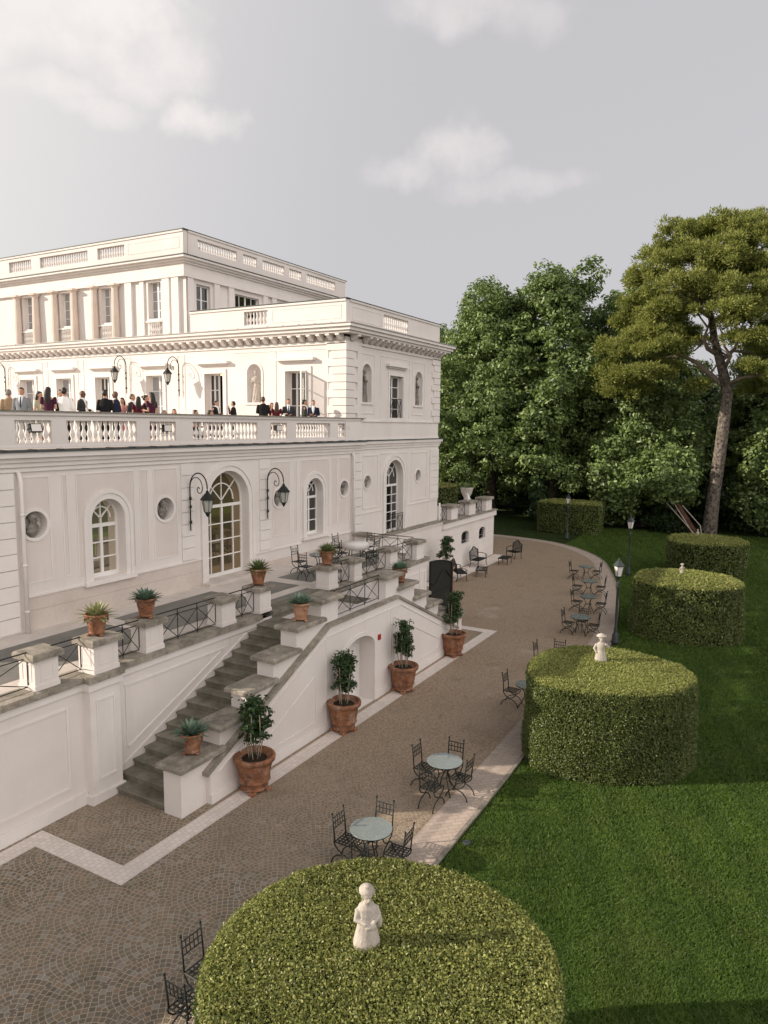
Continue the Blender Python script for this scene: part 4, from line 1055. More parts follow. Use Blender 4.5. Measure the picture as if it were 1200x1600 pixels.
TB = make_tree('plane_tree', 'tallest plane tree with a high domed crown left of the pine', 'tree', (63.5, 18.6, 0), plane_lobes(21.6, 5.8, 1.8, 34, 5), 1500, 46, .64, .32, 'leaf_plane', 'bark_dark', 7, .45, GT)
tree_copy(TA, (67, 12.7, 0), 2.2, 'plane tree showing between the tallest plane and the pine crown', .97)
TC = make_tree('plane_tree', 'low spreading plane tree behind the pine, left of its bare trunk', 'tree', (63.5, 11.0, 0), plane_lobes(11.0, 4.7, 1.0, 22, 9), 950, 48, .66, .32, 'leaf_plane', 'bark_dark', 3.6, .35, GT)
tree_copy(TC, (63.5, -.8, 0), 1.4, 'low plane tree right of the pine trunk at the photo edge', 1.0)
tree_copy(TC, (70, 18, 0), 4.0, 'low leafy plane tree filling the gap beneath the two tall planes', .95)
tree_copy(TB, (72, 32, 0), .8, 'plane tree furthest left, half hidden behind the villa corner', .86)
tree_copy(TA, (76, 2, 0), 3.6, 'plane tree behind the pine crown on the right', .85)
tree_copy(TB, (74, -8, 0), 5.0, 'plane tree at the far right behind the pine', .8)
# darker background wood
GD = 'dark evergreens closing the garden'
DK = make_tree('holm_oak', 'dark evergreen at the back of the garden behind the box shaped hedge', 'tree', (80, 22, 0), plane_lobes(13, 6.5, .4, 18, 21), 360, 90, 1.25, .45, 'leaf_dark', 'bark_dark', 3, .4, GD)
for (x, y, s_, rz, lb) in ((82, 11, 1.0, 1, 'dark evergreen deep in shade behind the lamp posts'), (80, 1, 1.05, 2, 'dark evergreen behind the pine trunk'), (78, -9, 1.0, 3, 'dark evergreen at the right edge of the garden'),
                           (84, 33, 1.0, 4, 'dark evergreen glimpsed past the villa corner'), (95, 16, 1.2, 5, 'farthest dark evergreen in the middle of the garden backdrop'), (90, -18, 1.15, 2.5, 'dark evergreen outermost to the right'), (70, 26.5, .55, .6, 'low dark evergreen by the rear terrace corner')):
    dup(DK, (x, y, 0), rz, lb, None, scale=s_)
# understorey shrubs
GU = 'shrubs under the trees'
def bush(label, loc, r, h, lm='leaf_dark', nc=60, leaf=.28):
    L = [(0, 0, h*.45, r*.8, r*.8, h*.5), (r*.4, r*.2, h*.35, r*.6, r*.6, h*.4), (-r*.4, -r*.3, h*.4, r*.6, r*.6, h*.42)]
    t = thing('shrub', label, 'shrub', loc, GU)
    P, Nn = crown_points(L, nc, 60, r*.33); P[:, 2] = np.maximum(P[:, 2], .03)
    link('foliage', leaf_cloud('foliage', P, Nn, leaf, MAT[lm], .6), t)
    b = MB()
    for k in range(4): limb(b, (0, 0, -.1), (random.uniform(-.5, .5)*r, random.uniform(-.5, .5)*r, h*.5), .06, .02)
    link('stem', b.mesh('stem', MAT['bark_dark'], True), t); return t
SB = bush('rounded dark shrub behind the flat topped box hedge', (61.5, 17.6, 0), 1.6, 2.2)
for x, y, s_, lb in ((63.5, 12.2, 1.1, 'dark shrub between the two far lamp posts'), (60.5, 8.6, .9, 'dark shrub at the foot of the leaning red trunk'), (65.5, 3.2, 1.3, 'dark shrub behind the whitened pine base'),
                     (59.5, -1.6, 1.2, 'dark shrub at the right edge under the low plane tree'), (66, 21, 1.3, 'dark shrub left of the box hedge'), (64, 26.5, 1.2, 'dark shrub behind the rear terrace'), (70, 6, 1.6, 'large dark shrub deep under the pine')):
    dup(SB, (x, y, 0), x, lb, None, scale=s_)
cy = thing('cypress', 'slim ragged cypress left of the box hedge', 'tree', (60.5, 18.9, 0))
P = RNG.normal(0, 1, (2600, 3)); P /= np.linalg.norm(P, axis=1)[:, None]; zz = RNG.random(2600)
rr = .85*np.sin(np.clip(zz*3.1, .25, 3))**.8*(.8+.25*np.sin(zz*37+P[:, 0]*3))
P2 = np.stack([P[:, 0]*rr, P[:, 1]*rr, .2+zz*4.8], 1)
link('foliage', leaf_cloud('foliage', P2, P+np.array([0, 0, .8]), .34, MAT['leaf_shrub'], .5, 2.6), cy)
b = MB(); limb(b, (0, 0, -.1), (0, 0, 4.2), .12, .03); link('trunk', b.mesh('trunk', MAT['bark_dark'], True), cy)
# leaning red trunk propped by pale cables
lt = thing('leaning_tree', 'leaning reddish tree trunk steadied by pale ropes left of the pine', 'tree', (58.6, 5.9, 0))
b = MB(); b.tube([Vector((0, 0, -.2)), Vector((.2, .9, 1.2)), Vector((.4, 1.75, 2.5)), Vector((.8, 2.3, 4.2)), Vector((1.4, 2.4, 6.0))], [.34, .27, .22, .19, .12], 9)
b.tube([Vector((.3, 1.5, 2.1)), Vector((.2, 2.8, 3.6)), Vector((.9, 3.2, 5.0))], [.15, .12, .07], 7); link('trunk', b.mesh('trunk', MAT['bark_red'], True), lt)
b = MB(); b.tube([(-.3, .2, .1), (-.1, 1.2, 1.6), (.1, 2.2, 3.0)], .035, 5); b.tube([(-.4, .0, .1), (-.1, 2.4, 2.6)], .03, 5); b.tube([(-.5, -.3, .05), (-.2, -.1, 1.0), (.3, 1.3, 2.4)], .04, 5); link('rope', b.mesh('rope', MAT['marble']), lt)
P, Nn = crown_points([(1.2, 2.6, 4.8, 2.4, 2.4, 2.0), (.2, 1.9, 3.7, 1.3, 1.3, 1.1)], 110, 60, .7); link('crown', leaf_cloud('crown', P, Nn, .32, MAT['leaf_plane'], .6), lt)

# ------------------------------------------------------------------ umbrella pine
PX0, PY0 = 60.0, 5.2
def pp(px, py, dx=0.0):
    # a point of the pine, measured on an upright plane through its trunk
    d = fwd+(px-600)/F_PX*r2-(py-800)/F_PX*u2
    t = (PX0+dx)/d.x
    return Vector((PX0+dx-PX0, d.y*t-PY0, CAM_H+d.z*t))
pn = thing('umbrella_pine', 'big umbrella pine with a bare leaning trunk and tiered olive green crown', 'tree', (PX0, PY0, 0))
b = MB(); tp = [pp(1104, 862), pp(1108, 835), pp(1114, 780), pp(1123, 720), pp(1131, 660), pp(1136, 615), pp(1132, 590), pp(1124, 560), pp(1116, 530), pp(1112, 500), pp(1104, 470), pp(1096, 440)]
b.tube(tp, [.66, .55, .48, .44, .41, .40, .36, .31, .27, .23, .19, .11], 12); pt = b
o = link('trunk', pt.mesh('trunk', MAT['bark_pine'], True), pn)
b = MB()
LM = [([(1134, 605), (1110, 585), (1088, 566), (1066, 556), (1030, 560), (985, 585)], .24, .5), ([(1120, 553), (1106, 545), (1099, 530), (1106, 512), (1090, 490)], .2, -.6), ([(1099, 535), (1085, 548), (1070, 551)], .09, -.4),
      ([(1126, 562), (1136, 556), (1148, 545), (1155, 530), (1175, 510)], .22, .8), ([(1132, 575), (1142, 556), (1131, 540), (1128, 520)], .16, -.8), ([(1148, 548), (1172, 552), (1210, 560)], .12, 1.2),
      ([(1112, 500), (1120, 500), (1128, 490), (1150, 460), (1175, 430)], .2, .6), ([(1110, 495), (1098, 488), (1090, 470), (1070, 430)], .2, -.8), ([(1107, 486), (1085, 487), (1060, 492), (1030, 505), (1000, 500)], .13, .9),
      ([(1104, 470), (1120, 440), (1140, 400)], .16, .3), ([(1098, 445), (1080, 410), (1075, 380)], .13, -.4), ([(1136, 600), (1160, 590), (1195, 585), (1240, 590)], .16, -.7), ([(1134, 615), (1150, 600), (1185, 605)], .14, .9)]
for pts, r, sp in LM:
    n = len(pts); q = [pp(x, y, sp*k*.9) for k, (x, y) in enumerate(pts)]
    b.tube(q, [r*(1-.75*k/(n-1)) for k in range(n)], 7)
    for k in range(1, n): limb(b, q[k], q[k]+Vector((random.uniform(-1.6, 1.6), random.uniform(-1.4, 1.4), random.uniform(.3, 1.6))), r*.35, .02, .15, 5, 5)
link('limb', b.mesh('limb', MAT['bark_limb'], True), pn)
PADS = [(1075, 368, 46, 26, 0), (1110, 385, 50, 28, 3), (1150, 365, 55, 32, 0), (1180, 385, 45, 34, -3), (1215, 380, 50, 30, 1), (1040, 405, 42, 28, 1), (1085, 410, 52, 30, -3), (1135, 418, 50, 28, -4), (1180, 425, 48, 30, 2), (1230, 430, 46, 34, -1),
        (1018, 440, 36, 24, -1), (1060, 450, 46, 28, -4), (1110, 455, 44, 26, 3), (1150, 455, 52, 28, -4), (1195, 470, 48, 30, -2), (1250, 475, 46, 30, 1), (1002, 478, 32, 20, 0), (1040, 490, 42, 22, -3), (1075, 478, 36, 20, 3), (1135, 485, 46, 22, -4.5), (1180, 500, 48, 24, -3), (1235, 515, 44, 24, 0),
        (985, 505, 32, 16, 1), (1020, 522, 42, 18, -2), (1058, 518, 34, 14, 3), (960, 545, 30, 17, 0), (995, 552, 40, 18, -2.5), (1035, 545, 38, 16, -4), (1075, 535, 28, 12, 3), (1165, 530, 34, 14, -3), (1200, 550, 40, 18, 1), (1245, 560, 36, 18, 0),
        (945, 580, 22, 13, 1), (975, 590, 34, 16, -1), (1010, 585, 36, 14, -3), (1040, 578, 24, 10, 2), (962, 615, 30, 15, 0), (995, 612, 26, 13, 2), (1185, 580, 28, 16, -2), (1215, 595, 34, 18, 1), (1178, 608, 24, 12, 2), (1092, 605, 14, 7, -1)]
rp = random.Random(5)
for k in range(26):
    a_, c_ = rp.sample(PADS[:43], 2)
    if abs(a_[0]-c_[0])+abs(a_[1]-c_[1]) < 75: PADS.append(((a_[0]+c_[0])/2+rp.uniform(-8, 8), (a_[1]+c_[1])/2+rp.uniform(-8, 8), 26, 17, rp.uniform(-3, 3)))
V_ = []
for px, py, rx, ry, dx in PADS:
    dx *= .9; c = np.array(pp(px, py, dx)); k = (PX0+dx)/F_PX/.93
    R3 = np.array([max(rx, ry)*k*.95, rx*k*1.0, ry*k*.92])
    # each pad is a dome of small round needle puffs
    nu = int(12+rx*ry*.020)
    for _ in range(nu):
        q = RNG.normal(0, 1, 3); q /= np.linalg.norm(q); q[2] = abs(q[2])-.3*(RNG.random() < .3)
        cc = c+q*R3*RNG.uniform(.45, 1.0); r = RNG.uniform(.40, .75)
        n_ = 150; d = RNG.normal(0, 1, (n_, 3)); d[:, 2] += .35; d /= np.linalg.norm(d, axis=1)[:, None]
        base = cc+d*(r*RNG.uniform(.35, 1.0, n_))[:, None]*np.array([1, 1, .75])
        dr = d*.9+np.array([0, 0, .35])+RNG.normal(0, .35, (n_, 3)); dr /= np.linalg.norm(dr, axis=1)[:, None]
        sd = np.cross(dr, RNG.normal(0, 1, dr.shape)); sd /= np.linalg.norm(sd, axis=1)[:, None]
        L = RNG.uniform(.14, .30, n_)[:, None]
        V_.append(np.stack([base-sd*.05, base+sd*.05, base+dr*L], 1).reshape(-1, 3))
vv = np.concatenate(V_); ff = np.arange(len(vv)).reshape(-1, 3)
link('crown', bigmesh('crown', vv, ff, MAT['needle']), pn)

# ------------------------------------------------------------------ clipped hedges
GH = 'clipped round box hedges on the lawn'
def hedge(name, label, outline, z1, leaf, dens_top, dens_side, taper=.06, group=GH, crown=.05):
    P = np.array(outline, float); c = P.mean(0); P = P-c
    # closed smooth outline
    n = len(P); O = []
    for i in range(n):
        p0, p1, p2, p3 = P[i-1], P[i], P[(i+1) % n], P[(i+2) % n]
        for k in range(6):
            t = k/6; O.append(0.5*((2*p1)+(-p0+p2)*t+(2*p0-5*p1+4*p2-p3)*t*t+(-p0+3*p1-3*p2+p3)*t**3))
    O = np.array(O); m = len(O)
    t = thing(name, label, 'hedge', (c[0], c[1], 0), group)
    prof = [(1-taper-.01, -.05), (1-taper*.5, z1*.35), (1, z1*.7), (1.0, z1-.10), (.97, z1-.02), (.90, z1+crown*.4)]
    vs = []; fs = []
    for s, z in prof:
        s_ = s-.035
        vs += [(p[0]*s_, p[1]*s_, z-.03) for p in O]
    for k in range(len(prof)-1): fs += [(k*m+i, k*m+(i+1) % m, (k+1)*m+(i+1) % m, (k+1)*m+i) for i in range(m)]
    vs.append((0, 0, z1+crown-.03)); fs += [((len(prof)-1)*m+i, (len(prof)-1)*m+(i+1) % m, len(vs)-1) for i in range(m)]
    b = MB(); b.add(vs, fs)
    core = link('core', b.mesh('core', MAT['hedge_core'], True), t)
    # top leaves
    A = 0.5*abs(np.sum(O[:, 0]*np.roll(O[:, 1], -1)-O[:, 1]*np.roll(O[:, 0], -1)))
    nt_ = int(A*dens_top); k = RNG.integers(0, m, nt_); f = np.sqrt(RNG.random(nt_)); a = RNG.random(nt_)[:, None]
    e = O[k]*(1-a)+O[(k+1) % m]*a; q = e*f[:, None]
    z = z1+crown*(1-f*f)-np.clip((f-.93)/.07, 0, 1)**2*.05
    lump = np.array([mnoise.noise(Vector((x*1.6, y*1.6, 3.3)))*.035+mnoise.noise(Vector((x*6, y*6, 1.3)))*.02 for x, y in q])
    pt_ = np.column_stack([q, z+lump+RNG.normal(0, .020, nt_)])
    nr = np.tile([0, 0, 1.0], (nt_, 1)); nr[:, :2] += q/np.linalg.norm(q, axis=1)[:, None]*np.clip((f-.9)/.1, 0, 1)[:, None]
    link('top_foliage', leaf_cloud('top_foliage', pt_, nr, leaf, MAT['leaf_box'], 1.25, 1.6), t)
    # side leaves
    per = np.linalg.norm(O-np.roll(O, -1, 0), axis=1); ns = int(per.sum()*z1*dens_side)
    k = RNG.choice(m, ns, p=per/per.sum()); a = RNG.random(ns)[:, None]; e = O[k]*(1-a)+O[(k+1) % m]*a
    zz = RNG.random(ns)*(z1-.02); s_ = np.interp(zz, [p[1] for p in prof], [p[0] for p in prof])
    nn = e/np.linalg.norm(e, axis=1)[:, None]
    lump = np.array([mnoise.noise(Vector((x*1.6, y*1.6, h*1.6)))*.05+mnoise.noise(Vector((x*6, y*6, h*6)))*.025 for (x, y), h in zip(e, zz)])
    q = e*s_[:, None]+nn*(lump+RNG.normal(0, .022, ns))[:, None]
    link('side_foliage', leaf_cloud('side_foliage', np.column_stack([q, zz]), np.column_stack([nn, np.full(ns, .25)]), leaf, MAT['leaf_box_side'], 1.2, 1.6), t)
    return t
circle = lambda x, y, rx, ry=None, n=12: [(x+rx*math.cos(2*math.pi*i/n), y+(ry or rx)*math.sin(2*math.pi*i/n)) for i in range(n)]
hedge('round_hedge', 'biggest and nearest round clipped hedge, fully sunlit on top with a child statue', circle(6.33, 3.54, 1.935), 2.5, .034, 8200, 3400)
H2 = [(17.25, 5.35), (18.4, 5.85), (19.5, 5.8), (20.5, 5.2), (20.95, 4.15), (20.7, 3.06), (20.05, 2.1), (19.2, 1.75), (18.15, 2.06), (17.45, 2.9), (17.05, 3.75), (16.95, 4.65)]
hedge('round_hedge', 'round hedge with half its side sunlit and a dancing stone child on top', [(x*.968, y*.968) for x, y in H2], 2.2, .04, 5200, 4200, -.03)
H3 = [(31.0, 5.4), (32.2, 5.65), (33.4, 5.5), (34.25, 4.6), (34.5, 3.2), (33.6, 1.9), (32.2, 1.4), (31.0, 1.9), (30.35, 3.1), (30.25, 4.4)]
hedge('round_hedge', 'shaded round hedge in the middle of the row, third from the camera', [(x*.968, y*.968) for x, y in H3], 2.2, .07, 1500, 1300, -.06)
hedge('round_hedge', 'farthest round hedge in front of the pine trunk', [(x+12.1, y+.45) for x, y in H3], 2.0, .10, 700, 500)
hedge('box_hedge', 'tall square cut hedge with flat top behind the far lamp post', [(55.6, 12.7), (57.4, 12.8), (58.3, 13.0), (58.6, 15), (58.4, 17.2), (57.2, 17.5), (55.6, 17.3), (55.3, 15)], 2.35, .11, 500, 420, .02, 'square cut hedges')
hedge('round_hedge', 'flat sunlit round hedge seen past the villa corner above the rear terrace', circle(49.5, 24.5, 2.6, 2.6), 3.75, .11, 500, 200, .03)

# ------------------------------------------------------------------ turf
def turf():
    # short blades over the part of the lawn near enough for blades to show
    n = 1500000
    r = 6+56*RNG.random(n)**1.7; a = RNG.uniform(YAW-.78, YAW-.02, n)
    x = r*np.cos(a); y = r*np.sin(a)
    lim = np.interp(x, [p[0] for p in OUTS[:60]], [p[1] for p in OUTS[:60]])
    k = (y < lim-.12) & (y > -18); x = x[k]; y = y[k]; r = r[k]; n = len(x)
    h = RNG.uniform(.022, .050, n)*(1+np.maximum(r-15, 0)*.02)*(1+.3*np.sin(x*1.7)*np.cos(y*2.1)); wd = .0035+.0006*r
    th = RNG.uniform(0, 2*math.pi, n); lean = RNG.normal(0, .035, (n, 2))
    b = np.column_stack([x, y, np.full(n, -.03)]); s = np.column_stack([np.cos(th)*wd, np.sin(th)*wd, np.zeros(n)])
    tip = b+np.column_stack([lean, h])
    v = np.stack([b-s, b+s, tip], 1).reshape(-1, 3)
    me = bigmesh('grass', v, np.arange(len(v)).reshape(-1, 3), MAT['grass_blade']); tag(link('grass', me), kind='stuff')
turf()

# trees across the lawn, seen only as reflections in the garden windows
for x, y, s_, lb in ((22, -34, .8, 'plane tree across the lawn reflected in the glazed door'), (8, -38, .75, 'plane tree across the lawn reflected in the left window')):
    dup(TC, (x, y, 0), x, lb, GT, scale=1.2)
# ------------------------------------------------------------------ potted plants
def pot_mesh(r, h, name, m, parent, z=0, bands=2, swag=False):
    b = MB()
    prof = [(r*.62, 0), (r*.66, h*.06), (r*.62, h*.09), (r*.78, h*.5), (r*.88, h*.80), (r*.90, h*.84), (r*1.0, h*.86), (r*1.02, h*.97), (r*.98, h), (r*.86, h), (r*.84, h*.9), (r*.3, h*.88)]
    if swag:
        prof[3:3] = [(r*.72, h*.24), (r*.77, h*.26), (r*.74, h*.29)]
        md = lambda rr, zz, a: rr*(1+.03*math.sin(8*a)*math.exp(-((zz-h*.55)/(h*.12))**2)+.025*math.sin(8*a+1.6)*math.exp(-((zz-h*.70)/(h*.08))**2))
    else: md = None
    # extra rings let the relief show
    full = []
    for (a, za), (c, zc) in zip(prof[:-1], prof[1:]):
        full.append((a, za))
        if abs(zc-za) > h*.15:
            for k in range(1, 5): full.append((a+(c-a)*k/5, za+(zc-za)*k/5))
    full.append(prof[-1])
    b.lathe([(rr, zz+z) for rr, zz in full], (0, 0, 0), 32 if swag else 20, mod=(lambda rr, zz, a: md(rr, zz-z, a)) if md else None)
    return link(name, b.mesh(name, MAT[m], True), parent)
def blades(n, L, wd, elev0, elev1, m, z0, name, parent, droop=.25, seed=0, th=.25):
    # rosette of tapered fleshy leaves
    rg = np.random.default_rng(seed); b = MB()
    for i in range(n):
        f = i/n; el = elev0+(elev1-elev0)*f+rg.uniform(-.08, .08); a = i*2.39996+rg.uniform(-.15, .15); l = L*rg.uniform(.8, 1.1)*(1-.3*f)
        ca, sa = math.cos(a), math.sin(a); vs = []; fs = []; K = 5
        for k in range(K+1):
            t = k/K; rr = l*t*math.cos(el); zz = z0+l*t*math.sin(el)-droop*l*t*t*math.cos(el)
            w_ = wd*(1-.2*t)*(min(1, .6+1.6*t))*(1-t**3)+.001
            cx_, cy_ = ca*(rr+.03), sa*(rr+.03)
            vs += [(cx_-sa*w_, cy_+ca*w_, zz+w_*th*1.4), (cx_, cy_, zz), (cx_+sa*w_, cy_-ca*w_, zz+w_*th*1.4)]
        for k in range(K): fs += [(3*k, 3*k+1, 3*k+4, 3*k+3), (3*k+1, 3*k+2, 3*k+5, 3*k+4)]
        b.add(vs, fs)
    return link(name, b.mesh(name, MAT[m], False), parent)
def soil(parent, r, z):
    b = MB(); b.lathe([(r, z-.02), (r*.6, z+.015), (.01, z+.02)], (0, 0, 0), 16); link('soil', b.mesh('soil', MAT['soil'], True), parent)
def agave(label, loc, kind, pm='terracotta', feet=True, sc=1.0, seed=1):
    t = thing('potted_agave' if kind != 'yucca' else 'potted_yucca', label, 'potted plant', loc, 'succulents in terracotta pots')
    p = pot_mesh(.25*sc, .44*sc, 'pot', pm, t, .05); soil(t, .22*sc, .44*sc)
    for k in range(3):
        b = MB(); a = k*2.1+.4; b.ell((.17*sc*math.cos(a), .17*sc*math.sin(a), .03), (.05, .05, .032), 8, 5); link('foot', b.mesh('foot', MAT[pm], True), p)
    for k in range(2):
        b = MB(); a = k*math.pi+.6+seed; b.tube([(.24*sc*math.cos(a+d), .24*sc*math.sin(a+d), .40*sc-e) for d, e in ((-.3, 0), (-.2, .06), (0, .09), (.2, .06), (.3, 0))], .016, 6); link('handle', b.mesh('handle', MAT[pm], True), p)
    if kind == 'agave': blades(64, .46*sc, .058*sc, .1, 1.3, 'leaf_agave', .42*sc, 'leaves', t, .05, seed)
    elif kind == 'yellow': blades(64, .50*sc, .042*sc, -.1, 1.35, 'leaf_agave_yellow', .42*sc, 'leaves', t, .12, seed)
    else: blades(110, .46*sc, .024*sc, -.15, 1.45, 'leaf_yucca', .44*sc, 'leaves', t, .05, seed, .5)
    return t
agave('yellowish green agave in a terracotta pot on the wide pier at the left', (10.42, 13.05, 3.64), 'yellow', seed=2)
agave('blue green agave in a terracotta pot on the second potted pier from the left', (12.0, 13.25, 3.64), 'agave', seed=3)
agave('spiky dark yucca in a terracotta pot just right of the tall glazed door', (16.18, 13.25, 3.64), 'yucca', seed=4)
agave('spiky yucca in an orange pot on the pier beside the terrace chairs', (19.73, 13.25, 3.64), 'yucca', seed=5)
agave('blue green agave on the lowest parapet block of the left flight', (11.1, 10.96, 1.15), 'agave', seed=6)
agave('blue green agave in a whitened pot on the upper parapet block of the left flight', (15.1, 10.96, 3.17), 'agave', 'terracotta_pale', seed=7)
agave('blue green agave on the top parapet block of the right flight, above the stair wall', (20.55, 10.96, 3.17), 'agave', seed=8)
GP = 'large terracotta pots along the stair wall'
def big_pot(label, loc, seed, ph=1.45, wide=.40):
    rg = np.random.default_rng(seed)
    t = thing('potted_shrub', label, 'potted plant', loc, GP)
    p = pot_mesh(.47, .78, 'pot', 'terracotta', t, .07, swag=True); soil(t, .40, .76)
    for k in range(4):
        b = MB(); a = k*1.57+.5; b.cbox(.28*math.cos(a)-.07, .28*math.cos(a)+.07, .28*math.sin(a)-.07, .28*math.sin(a)+.07, 0, .078); link('foot', b.mesh('foot', MAT['terracotta'], False), p)
    b = MB(); P = []; Nn = []
    random.seed(seed)
    for k in range(6):
        a = k*1.05+rg.uniform(0, .5); x, y = .22*math.cos(a), .22*math.sin(a)
        limb(b, (x*.5, y*.5, .7), (x*1.1, y*1.1, .78+ph*.75), .016, .01, .03, 4, 5)
    b.tube([(.1, .1, .75), (.05, .08, .78+ph*.95)], .012, 5)
    link('stem', b.mesh('stem', MAT['stem_pale'], True), t)
    lob = []
    for k in range(11):
        z = .78+ph*(.34+.62*k/11); a = k*2.4+rg.uniform(-.5, .5); s = wide*rg.uniform(.25, .62)*(1 if k < 8 else .55)
        lob.append((s*math.cos(a), s*math.sin(a), z, .20*wide/.4, .20*wide/.4, .18))
    P, Nn = crown_points(lob, 95, 26, .10, .6)
    P = np.concatenate([P, np.column_stack([rg.normal(0, .12, (160, 2)), rg.uniform(.78+ph*.85, .78+ph*1.02, 160)])]); Nn = np.concatenate([Nn, rg.normal(0, 1, (160, 3))])
    link('foliage', leaf_cloud('foliage', P, Nn, .085, MAT['leaf_shrub'], .6, 1.8), t)
    return t
big_pot('bushy evergreen in the big terracotta pot nearest the foot of the stairs', (12.25, 10.2, 0), 1, 1.42, .46)
big_pot('evergreen in the big terracotta pot just left of the arched basement door', (16.0, 10.2, 0), 2, 1.4, .36)
big_pot('evergreen in the big terracotta pot right of the arched basement door', (19.45, 10.2, 0), 3, 1.45, .36)
big_pot('evergreen in a reddish pot by the pale paving corner at the far stair end', (23.5, 10.3, 0), 4, 1.55, .36)
big_pot('tall dark evergreen in a pot against the basement wall beyond the black gate', (34.6, 15.7, 0), 5, 1.65, .5)

# ------------------------------------------------------------------ wrought iron furniture
def chair_proto(name, label, arm=False):
    t = thing(name, label, 'chair', (0, 0, 0)); I = MAT['iron']
    b = MB(); s = .185
    for y in (-s, s): b.tube([(-s, y, .45), (s, y, .45)], .012, 5)
    for x in (-s, s): b.tube([(x, -s, .45), (x, s, .45)], .012, 5)
    for k in range(1, 5):
        q = -s+2*s*k/5; b.box(q-.014, q+.014, -s, s, .447, .453); b.box(-s, s, q-.014, q+.014, .4535, .459)
    link('seat', b.mesh('seat', I), t)
    for y in (-s, s):
        b = MB(); b.tube([(-s, y, .44), (-s-.02, y, .66), (-s-.06, y, .97)], .014, 6); b.ell((-s-.063, y, .985), .023, 8, 6); link('back_post', b.mesh('back_post', I, True), t)
    b = MB(); bx = lambda z: -s-.02-.04*(z-.66)/.31
    for z in (.70, .80, .90): b.tube([(bx(z), -s, z), (bx(z), s, z)], .0105, 5)
    for k in range(1, 5):
        y = -s+2*s*k/5; b.tube([(bx(.70), y, .70), (bx(.90), y, .90)], .008, 5)
    link('back_grid', b.mesh('back_grid', I), t)
    for y in (-s+.005, s-.005):
        for d in (1, -1):
            b = MB(); pts = []
            for k in range(9):
                u = k/8; pts.append((d*(.27-.49*u), y+d*.006, .44*(1-(1-u)**1.9) if u < 1 else .44))
            # crossed sickle legs, foot to opposite seat edge
            pts = [(d*.27, y+d*.006, .0), (d*.235, y+d*.006, .10), (d*.15, y+d*.006, .19), (d*.02, y+d*.006, .235), (-d*.12, y+d*.006, .30), (-d*.19, y+d*.006, .38), (-d*.21, y+d*.006, .45)]
            b.tube(pts, .0135, 5); link('leg', b.mesh('leg', I, True), t)
    return t
def table_proto(name, label, top='glass_table'):
    t = thing(name, label, 'table', (0, 0, 0)); I = MAT['iron']
    b = MB(); b.lathe([(.40, .725), (.405, .731), (.40, .738), (.01, .7381)], (0, 0, 0), 32); b.add([(.40*math.cos(2*math.pi*i/32), .40*math.sin(2*math.pi*i/32), .7249) for i in range(32)], [tuple(range(32))])
    link('tabletop', b.mesh('tabletop', MAT[top]), t)
    b = MB(); b.tube([(.385*math.cos(2*math.pi*i/28), .385*math.sin(2*math.pi*i/28), .71) for i in range(28)], .014, 5, True); b.tube([(.13*math.cos(2*math.pi*i/16), .13*math.sin(2*math.pi*i/16), .38) for i in range(16)], .011, 5, True)
    for k in range(4):
        a = k*math.pi/2; b.tube([(.385*math.cos(a), .385*math.sin(a), .705), (0, 0, .69)], .009, 5)
    link('rim', b.mesh('rim', I, True), t)
    for k in range(3):
        a = k*2*math.pi/3+.3; ca, sa = math.cos(a), math.sin(a); b = MB()
        b.tube([(r*ca, r*sa, z) for r, z in ((.34, 0), (.30, .06), (.2, .2), (.12, .38), (.16, .55), (.30, .66), (.37, .70))], .014, 6); link('leg', b.mesh('leg', I, True), t)
    return t
def face(p, q): return math.atan2(q[1]-p[1], q[0]-p[0])
GC = 'black wrought iron garden chairs'; GTB = 'round garden tables'
CH = None; TBL = None
def chair(x, y, tx, ty, label, z=0, jitter=.08, rot=None):
    global CH
    a = (face((x, y), (tx, ty)) if rot is None else rot)+random.uniform(-jitter, jitter)
    if CH is None:
        CH = chair_proto('iron_chair', label); CH['group'] = GC; CH.location = (x, y, z); CH.rotation_euler = (0, 0, a); return CH
    return dup(CH, (x, y, z), a, label, GC)
def table(x, y, label, z=0):
    global TBL
    if TBL is None:
        TBL = table_proto('garden_table', label); TBL['group'] = GTB; TBL.location = (x, y, z); return TBL
    return dup(TBL, (x, y, z), random.uniform(0, 2), label, GTB)
table(11.14, 6.48, 'round glass topped table just behind the big sunlit hedge')
chair(10.99, 6.89, 0, 0, 'iron chair left of the table that is just behind the big hedge', rot=-math.pi/2)
chair(11.57, 6.54, 0, 0, 'iron chair on the far side of the table just behind the big hedge', rot=math.pi)
chair(11.13, 5.91, 0, 0, 'iron chair on the lawn side of the table just behind the big hedge', rot=math.pi/2)
chair(10.63, 6.28, 0, 0, 'iron chair half hidden by the big hedge, in front of its table', rot=0)
table(14.38, 6.45, 'round glass topped table standing clear between the two nearest hedges')
chair(14.4, 6.95, 0, 0, 'iron chair on the stair side of the table between the nearest hedges', rot=-math.pi/2)
chair(14.82, 6.46, 0, 0, 'iron chair behind the table between the nearest hedges, facing the camera', rot=math.pi)
chair(14.36, 6.05, 0, 0, 'iron chair on the pale paving, lawn side of the table between the nearest hedges', rot=math.pi/2)
chair(13.65, 6.42, 0, 0, 'iron chair with its back to the camera at the table between the nearest hedges', rot=0)
table(20.1, 6.35, 'round table half hidden by the half sunlit hedge')
chair(20.14, 6.89, 0, 0, 'iron chair beside the table half hidden by the half sunlit hedge', rot=-math.pi/2)
chair(23.6, 7.07, 0, 0, 'iron chair seen edge on above the half sunlit hedge', rot=-math.pi/2)
chair(23.98, 6.6, 0, 0, 'iron chair whose back rises over the half sunlit hedge', rot=math.pi)
table(28.57, 7.03, 'first round table on the curved border beyond the near lamp post')
chair(28.53, 7.5, 0, 0, 'iron chair on the court side of the first table beyond the near lamp post', rot=-math.pi/2)
